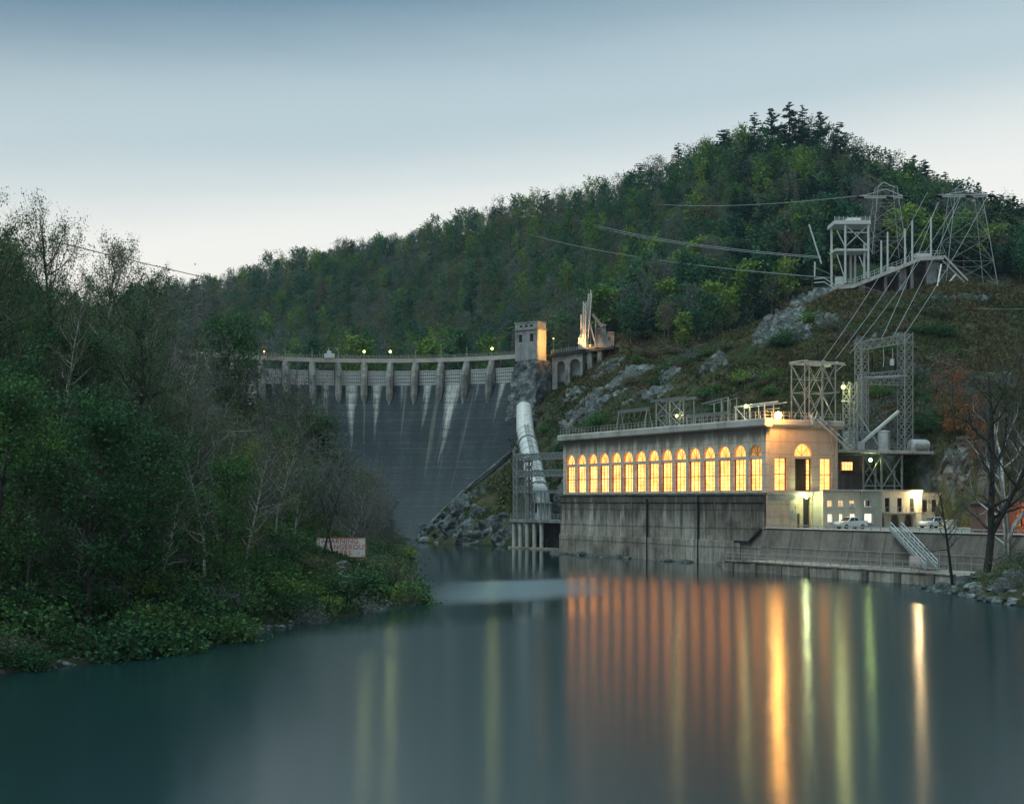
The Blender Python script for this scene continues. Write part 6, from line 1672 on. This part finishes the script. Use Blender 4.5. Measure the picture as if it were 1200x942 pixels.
brush(20000, lambda a, b_, X, Y, z: z > .25 and b_ > sil(a)-25 and a < 500 and not (358 < a < 440 and 120 < Y < 168 and b_ < 690), (.3, .8), mb2, 'dark undergrowth covering the left bank', -60, 505, 78, 330)
brush(2500, lambda a, b_, X, Y, z: z > .1 and 350 < a < 450 and 120 < Y < 175, (.15, .32), mb2, 'short grass around the warning sign', 350, 450, 120, 176)
mb3 = m_leaf('bluff_grass', [(.15, (.039,.078,.029)), (.5, (.078,.111,.039)), (.85, (.130,.111,.058))], .7, .9, attr=True)
brush(9000, lambda a, b_, X, Y, z: z > 1.5 and not (abs(a-617) < 14) and X > -30 and (Y-AC.y < 0 or math.hypot(X-AC.x, Y-AC.y) < dam_R(z)-1) and fbm(np.array([X/6]), np.array([Y/6+z/5]), 2)[0] > -.05 and b_ < 622-(a-487)*.15, (.3, .9), mb3, 'grass and scrub on the bluff between the dam and the penstock', 487, 662, 318, 372)

# ------------------------------------------------------------------ rocks
def rock_mesh(seed, mat, cuts=16, sub=3):
    rng = np.random.RandomState(seed); bm = bmesh.new(); bmesh.ops.create_icosphere(bm, subdivisions=sub, radius=1)
    Nn = rng.normal(0, 1, (cuts, 3)); Nn /= np.linalg.norm(Nn, axis=1)[:, None]; D = rng.uniform(.55, .92, cuts)
    for v in bm.verts:
        p = np.array(v.co)
        for n_, d_ in zip(Nn, D):
            t_ = p@n_-d_
            if t_ > 0: p = p-n_*t_
        p = p*(1+.10*float(fbm(np.array([p[0]*2.2+seed]), np.array([p[1]*2.2+p[2]*1.7]), 3)[0])); v.co = p
    me = bpy.data.meshes.new('rock'); bm.to_mesh(me); bm.free(); me.materials.append(mat); return me
RK = [rock_mesh(s, M['rock']) for s in range(5)]; RKD = [rock_mesh(s+20, M['rockdark']) for s in range(4)]
def outcrop(pts, meshes, label, group, n_each=1, Y0=None):
    for px, py, wpx, hpx in pts:
        p = ray(px, py, 200)
        if p is None: continue
        k = p.y/F
        o = link('rock_outcrop', rnd.choice(meshes)); o.location = p+Vector((0, wpx*k*.12, -hpx*k*.10)); o.rotation_euler = (rnd.uniform(-.3,.3), rnd.uniform(-.3,.3), rnd.uniform(0, 6))
        o.scale = (wpx*k*.62, wpx*k*.55, hpx*k*.75); tag(o, label, 'rock', group)
def crag(px, py, wpx, hpx, mat, label, group, seed, n=46, bulge=1.0):
    """bedrock breaking out of the slope: blocky steps on a patch that follows the ground and dives under it at its edge"""
    p = ray(px, py, 200)
    if p is None: return
    rng = np.random.RandomState(seed); k = p.y/F; wd, hg = wpx*k, hpx*k
    e = 3.0; nrm = Vector((gnd(p.x-e, p.y)-gnd(p.x+e, p.y), gnd(p.x, p.y-e)-gnd(p.x, p.y+e), 2*e)).normalized()
    rt = Vector((1, 0, 0)); rt = (rt-nrm*rt.dot(nrm)).normalized(); up = nrm.cross(rt)
    hg = hg/max(.35, abs(up.z)+.25*abs(up.y))
    U, V_ = np.meshgrid(np.linspace(-1, 1, n), np.linspace(-1, 1, n)); U = U.ravel(); V_ = V_.ravel()
    tilt = rng.uniform(-.35, .35)
    q = np.stack([U*wd*.5+.35*fbm(U*3+seed, V_*3, 2)*2, (V_+tilt*U)*hg*.5*1.0], -1)
    ns = max(9, int(wd*hg/7)); sd = np.stack([rng.uniform(-.5, .5, ns)*wd, rng.uniform(-.55, .55, ns)*hg], -1)
    dx = (q[:, None]-sd[None])*np.array([.75, 1.35]); d2 = (dx**2).sum(-1); c = d2.argmin(1); ds = np.sort(np.sqrt(d2), 1); edge = np.clip((ds[:, 1]-ds[:, 0])/.7, 0, 1)
    hgt = rng.uniform(.2, 1.0, ns)[c]; tx, ty = rng.normal(0, .16, ns)[c], rng.normal(-.12, .18, ns)[c]
    loc = q-sd[c]
    fall = np.clip(1.25-np.hypot(U, V_)*1.3+.8*fbm(U*2.3+seed*1.7, V_*2.3, 3), -.5, 1)
    H_ = (hgt*1.9+tx*loc[:, 0]+ty*loc[:, 1])*bulge*(.25+.75*edge)*np.clip(fall*1.6, 0, 1)+.5*fbm(q[:, 0]*.8, q[:, 1]*.8, 3)-.9*(fall < .12)-.35
    P = [p+rt*float(a_)+up*float(b_) for a_, b_ in q]
    vs = []
    for w_, h_ in zip(P, H_):
        base_ = Vector((w_.x, w_.y, gnd(w_.x, w_.y))); vs.append(base_+nrm*float(h_))
    idx_ = np.arange(n*n).reshape(n, n); fc_ = np.stack([idx_[:-1,:-1], idx_[:-1,1:], idx_[1:,1:], idx_[1:,:-1]], -1).reshape(-1, 4)
    o_ = link('rock_crag', np_mesh('rock_crag', np.array([v[:] for v in vs])-np.array(p), fc_, mat)); o_.location = p
    tag(o_, label, 'rock', group)
for i, q in enumerate([(700,464,64,34),(728,450,66,38),(752,436,50,26),(690,484,46,24),(672,466,34,30),(780,446,44,22),(795,430,40,18),(744,470,44,18),(836,428,30,22),(664,498,24,18),(715,432,40,22),(770,462,40,20)]):
    q = (q[0], q[1], q[2]*1.3, q[3]*1.3)
    crag(*q, M['rock'], 'craggy grey rock outcrop breaking out of the slope below the viaduct', 'rock crags below the viaduct', 60+i)
for i, q in enumerate([(925,376,46,44),(948,356,52,36),(972,348,44,26),(936,392,36,34),(908,388,34,36),(985,342,36,16),(960,376,36,26),(893,400,28,26)]):
    q = (q[0], q[1], q[2]*1.25, q[3]*1.25)
    crag(*q, M['rock'], 'pale grey rock crag on the slope left of the hill deck', 'rock crags left of the hill deck', 80+i, bulge=1.3)
for i, q in enumerate([(884,444,40,18),(1112,350,60,20),(1150,352,50,18),(1042,398,52,24),(1015,402,26,16),(1125,440,44,18),(1165,446,50,18),(1095,425,40,18),(1090,474,30,18),(1128,468,40,18)]):
    crag(*q, M['rockdark'], 'dark rock ledge in the brushy slope on the right', 'dark rock ledges on the right slope', 100+i)
for i, q in enumerate([(506,622,46,26),(528,612,56,40),(553,612,60,46),(575,622,50,30),(541,592,46,26),(592,630,40,20),(522,630,50,16),(560,630,60,18),(563,580,30,18)]):
    crag(*q, M['rockdark'], 'dark wet bedrock of the bluff at the foot of the dam', 'bedrock at the foot of the dam', 130+i, bulge=1.5)
crag(1131, 538, 46, 60, M['rockdark'], 'dark steep rock face behind the side building', None, 150); crag(1112, 556, 40, 40, M['rockdark'], 'low dark rock face just above the side building roof', None, 151)
outcrop([(500,633,18,7),(515,636,16,6),(548,637,18,7),(590,638,18,8)], RKD, 'dark wet boulder at the waterline below the dam bluff', 'boulders below the dam bluff')
outcrop([(603,480,12,18),(606,497,12,14),(599,512,10,12)], [rock_mesh(40, M['rockred'])], 'rusty weathered rock between the dam and the top of the penstock', 'rusty rocks above the penstock')
# pale rim where the dam meets the bluff
m = MB(); pts = []
for px, py in DAM_EDGE[:-2]:
    p = dam_hit(px, py); pts.append(p+Vector((.3, -1.2, .4)))
m.tube(pts, [.4+.15*math.sin(k*2.1) for k in range(len(pts))], 7); o = m.build('rock_ledge', M['rock'], smooth=True); tag(o, 'pale concrete rim where the dam face meets the rock bluff', 'rim')
# dark rocks along the foot of the power house
for k in range(26):
    y = rnd.uniform(5, 66); q = ph(-1.3-rnd.random()*1.6, y, rnd.uniform(-.3, .15)); o = link('shore_rock', rnd.choice(RKD)); o.location = q; o.rotation_euler = (0, 0, rnd.uniform(0, 6)); s = rnd.uniform(.7, 1.7); o.scale = (s*1.3, s, s*.55)
    tag(o, 'dark wet rock at the waterline along the power house', 'rock', 'rocks along the foot of the power house')
for k in range(70):
    Y = rnd.uniform(139, 172); z = 0
    X = 49.2+rnd.random()**1.6*9*(1) ; 
    X = (50 if Y < 160 else 49)+rnd.random()**1.5*8-.6
    z = max(-.2, gnd(X, Y)); o = link('shore_rock', rnd.choice(RKD+RK[:1])); s = rnd.uniform(.35, 1.1); o.location = (X, Y, z); o.scale = (s*1.3, s, s*.7); o.rotation_euler = (rnd.uniform(-.3,.3), 0, rnd.uniform(0, 6))
    tag(o, 'grey boulder on the shore of the right bank', 'rock', 'boulders on the shore of the right bank')
# rubble slope by the sign: loose stones nobody could count
for pas in (0, 1):
  V = []; Fc = []; b_ = 0; rng = np.random.RandomState(3+pas)
  base = rock_mesh(50, M['rock'], 10, 1); bv = np.array([v.co[:] for v in base.vertices]); bf = np.array([p.vertices[:] for p in base.polygons])
  for k in range(0 if pas == 0 else 900, 900 if pas == 0 else 1500):
      if k < 900:
          px, py = rng.uniform(395, 475), rng.uniform(658, 712)
          if py < 655+(px-395)*.32 or py > 690+(px-395)*.25: continue
          p = ray(px, py, 100)
      else:
          px = rng.uniform(-10, 500); sy = np.interp(px, [0,100,200,270,320,370,430,470,500], [790,778,765,752,737,728,718,709,700]); p = ray(px, sy-abs(rng.normal(0, 5))+1, 60)
          if vnoise(np.array([px/23.]), np.array([3.3]))[0] < .05: continue
      if p is None or p.y > 180: continue
      s = rng.uniform(.12, .42); a = rng.uniform(0, 6.28); v = bv*np.array([s*1.3, s, s*.6]); v = np.stack([v[:,0]*math.cos(a)-v[:,1]*math.sin(a), v[:,0]*math.sin(a)+v[:,1]*math.cos(a), v[:,2]], -1)+np.array([p.x, p.y, max(p.z, 0)])
      V.append(v); Fc.append(bf+b_); b_ += len(bv)
  tag(link('rubble', np_mesh('rubble', np.concatenate(V), np.concatenate(Fc), M['rock' if pas == 0 else 'rockdark'])), 'loose grey rubble slope below the warning sign' if pas == 0 else 'dark stones along the left shoreline', 'rubble', kind='stuff')

# ------------------------------------------------------------------ evening haze
t = NT('evening_haze'); v = t.t.nodes.new('ShaderNodeVolumePrincipled'); v.inputs['Color'].default_value = (.62,.76,.9,1); v.inputs['Density'].default_value = HAZE; v.inputs['Anisotropy'].default_value = .3
t.t.links.new(v.outputs[0], t.out.inputs[1])
if HAZE > 0:
    m = MB(); m.box((-420,-90,-8), (560,1330,260)); tag(m.build('haze', t.m), kind='stuff')
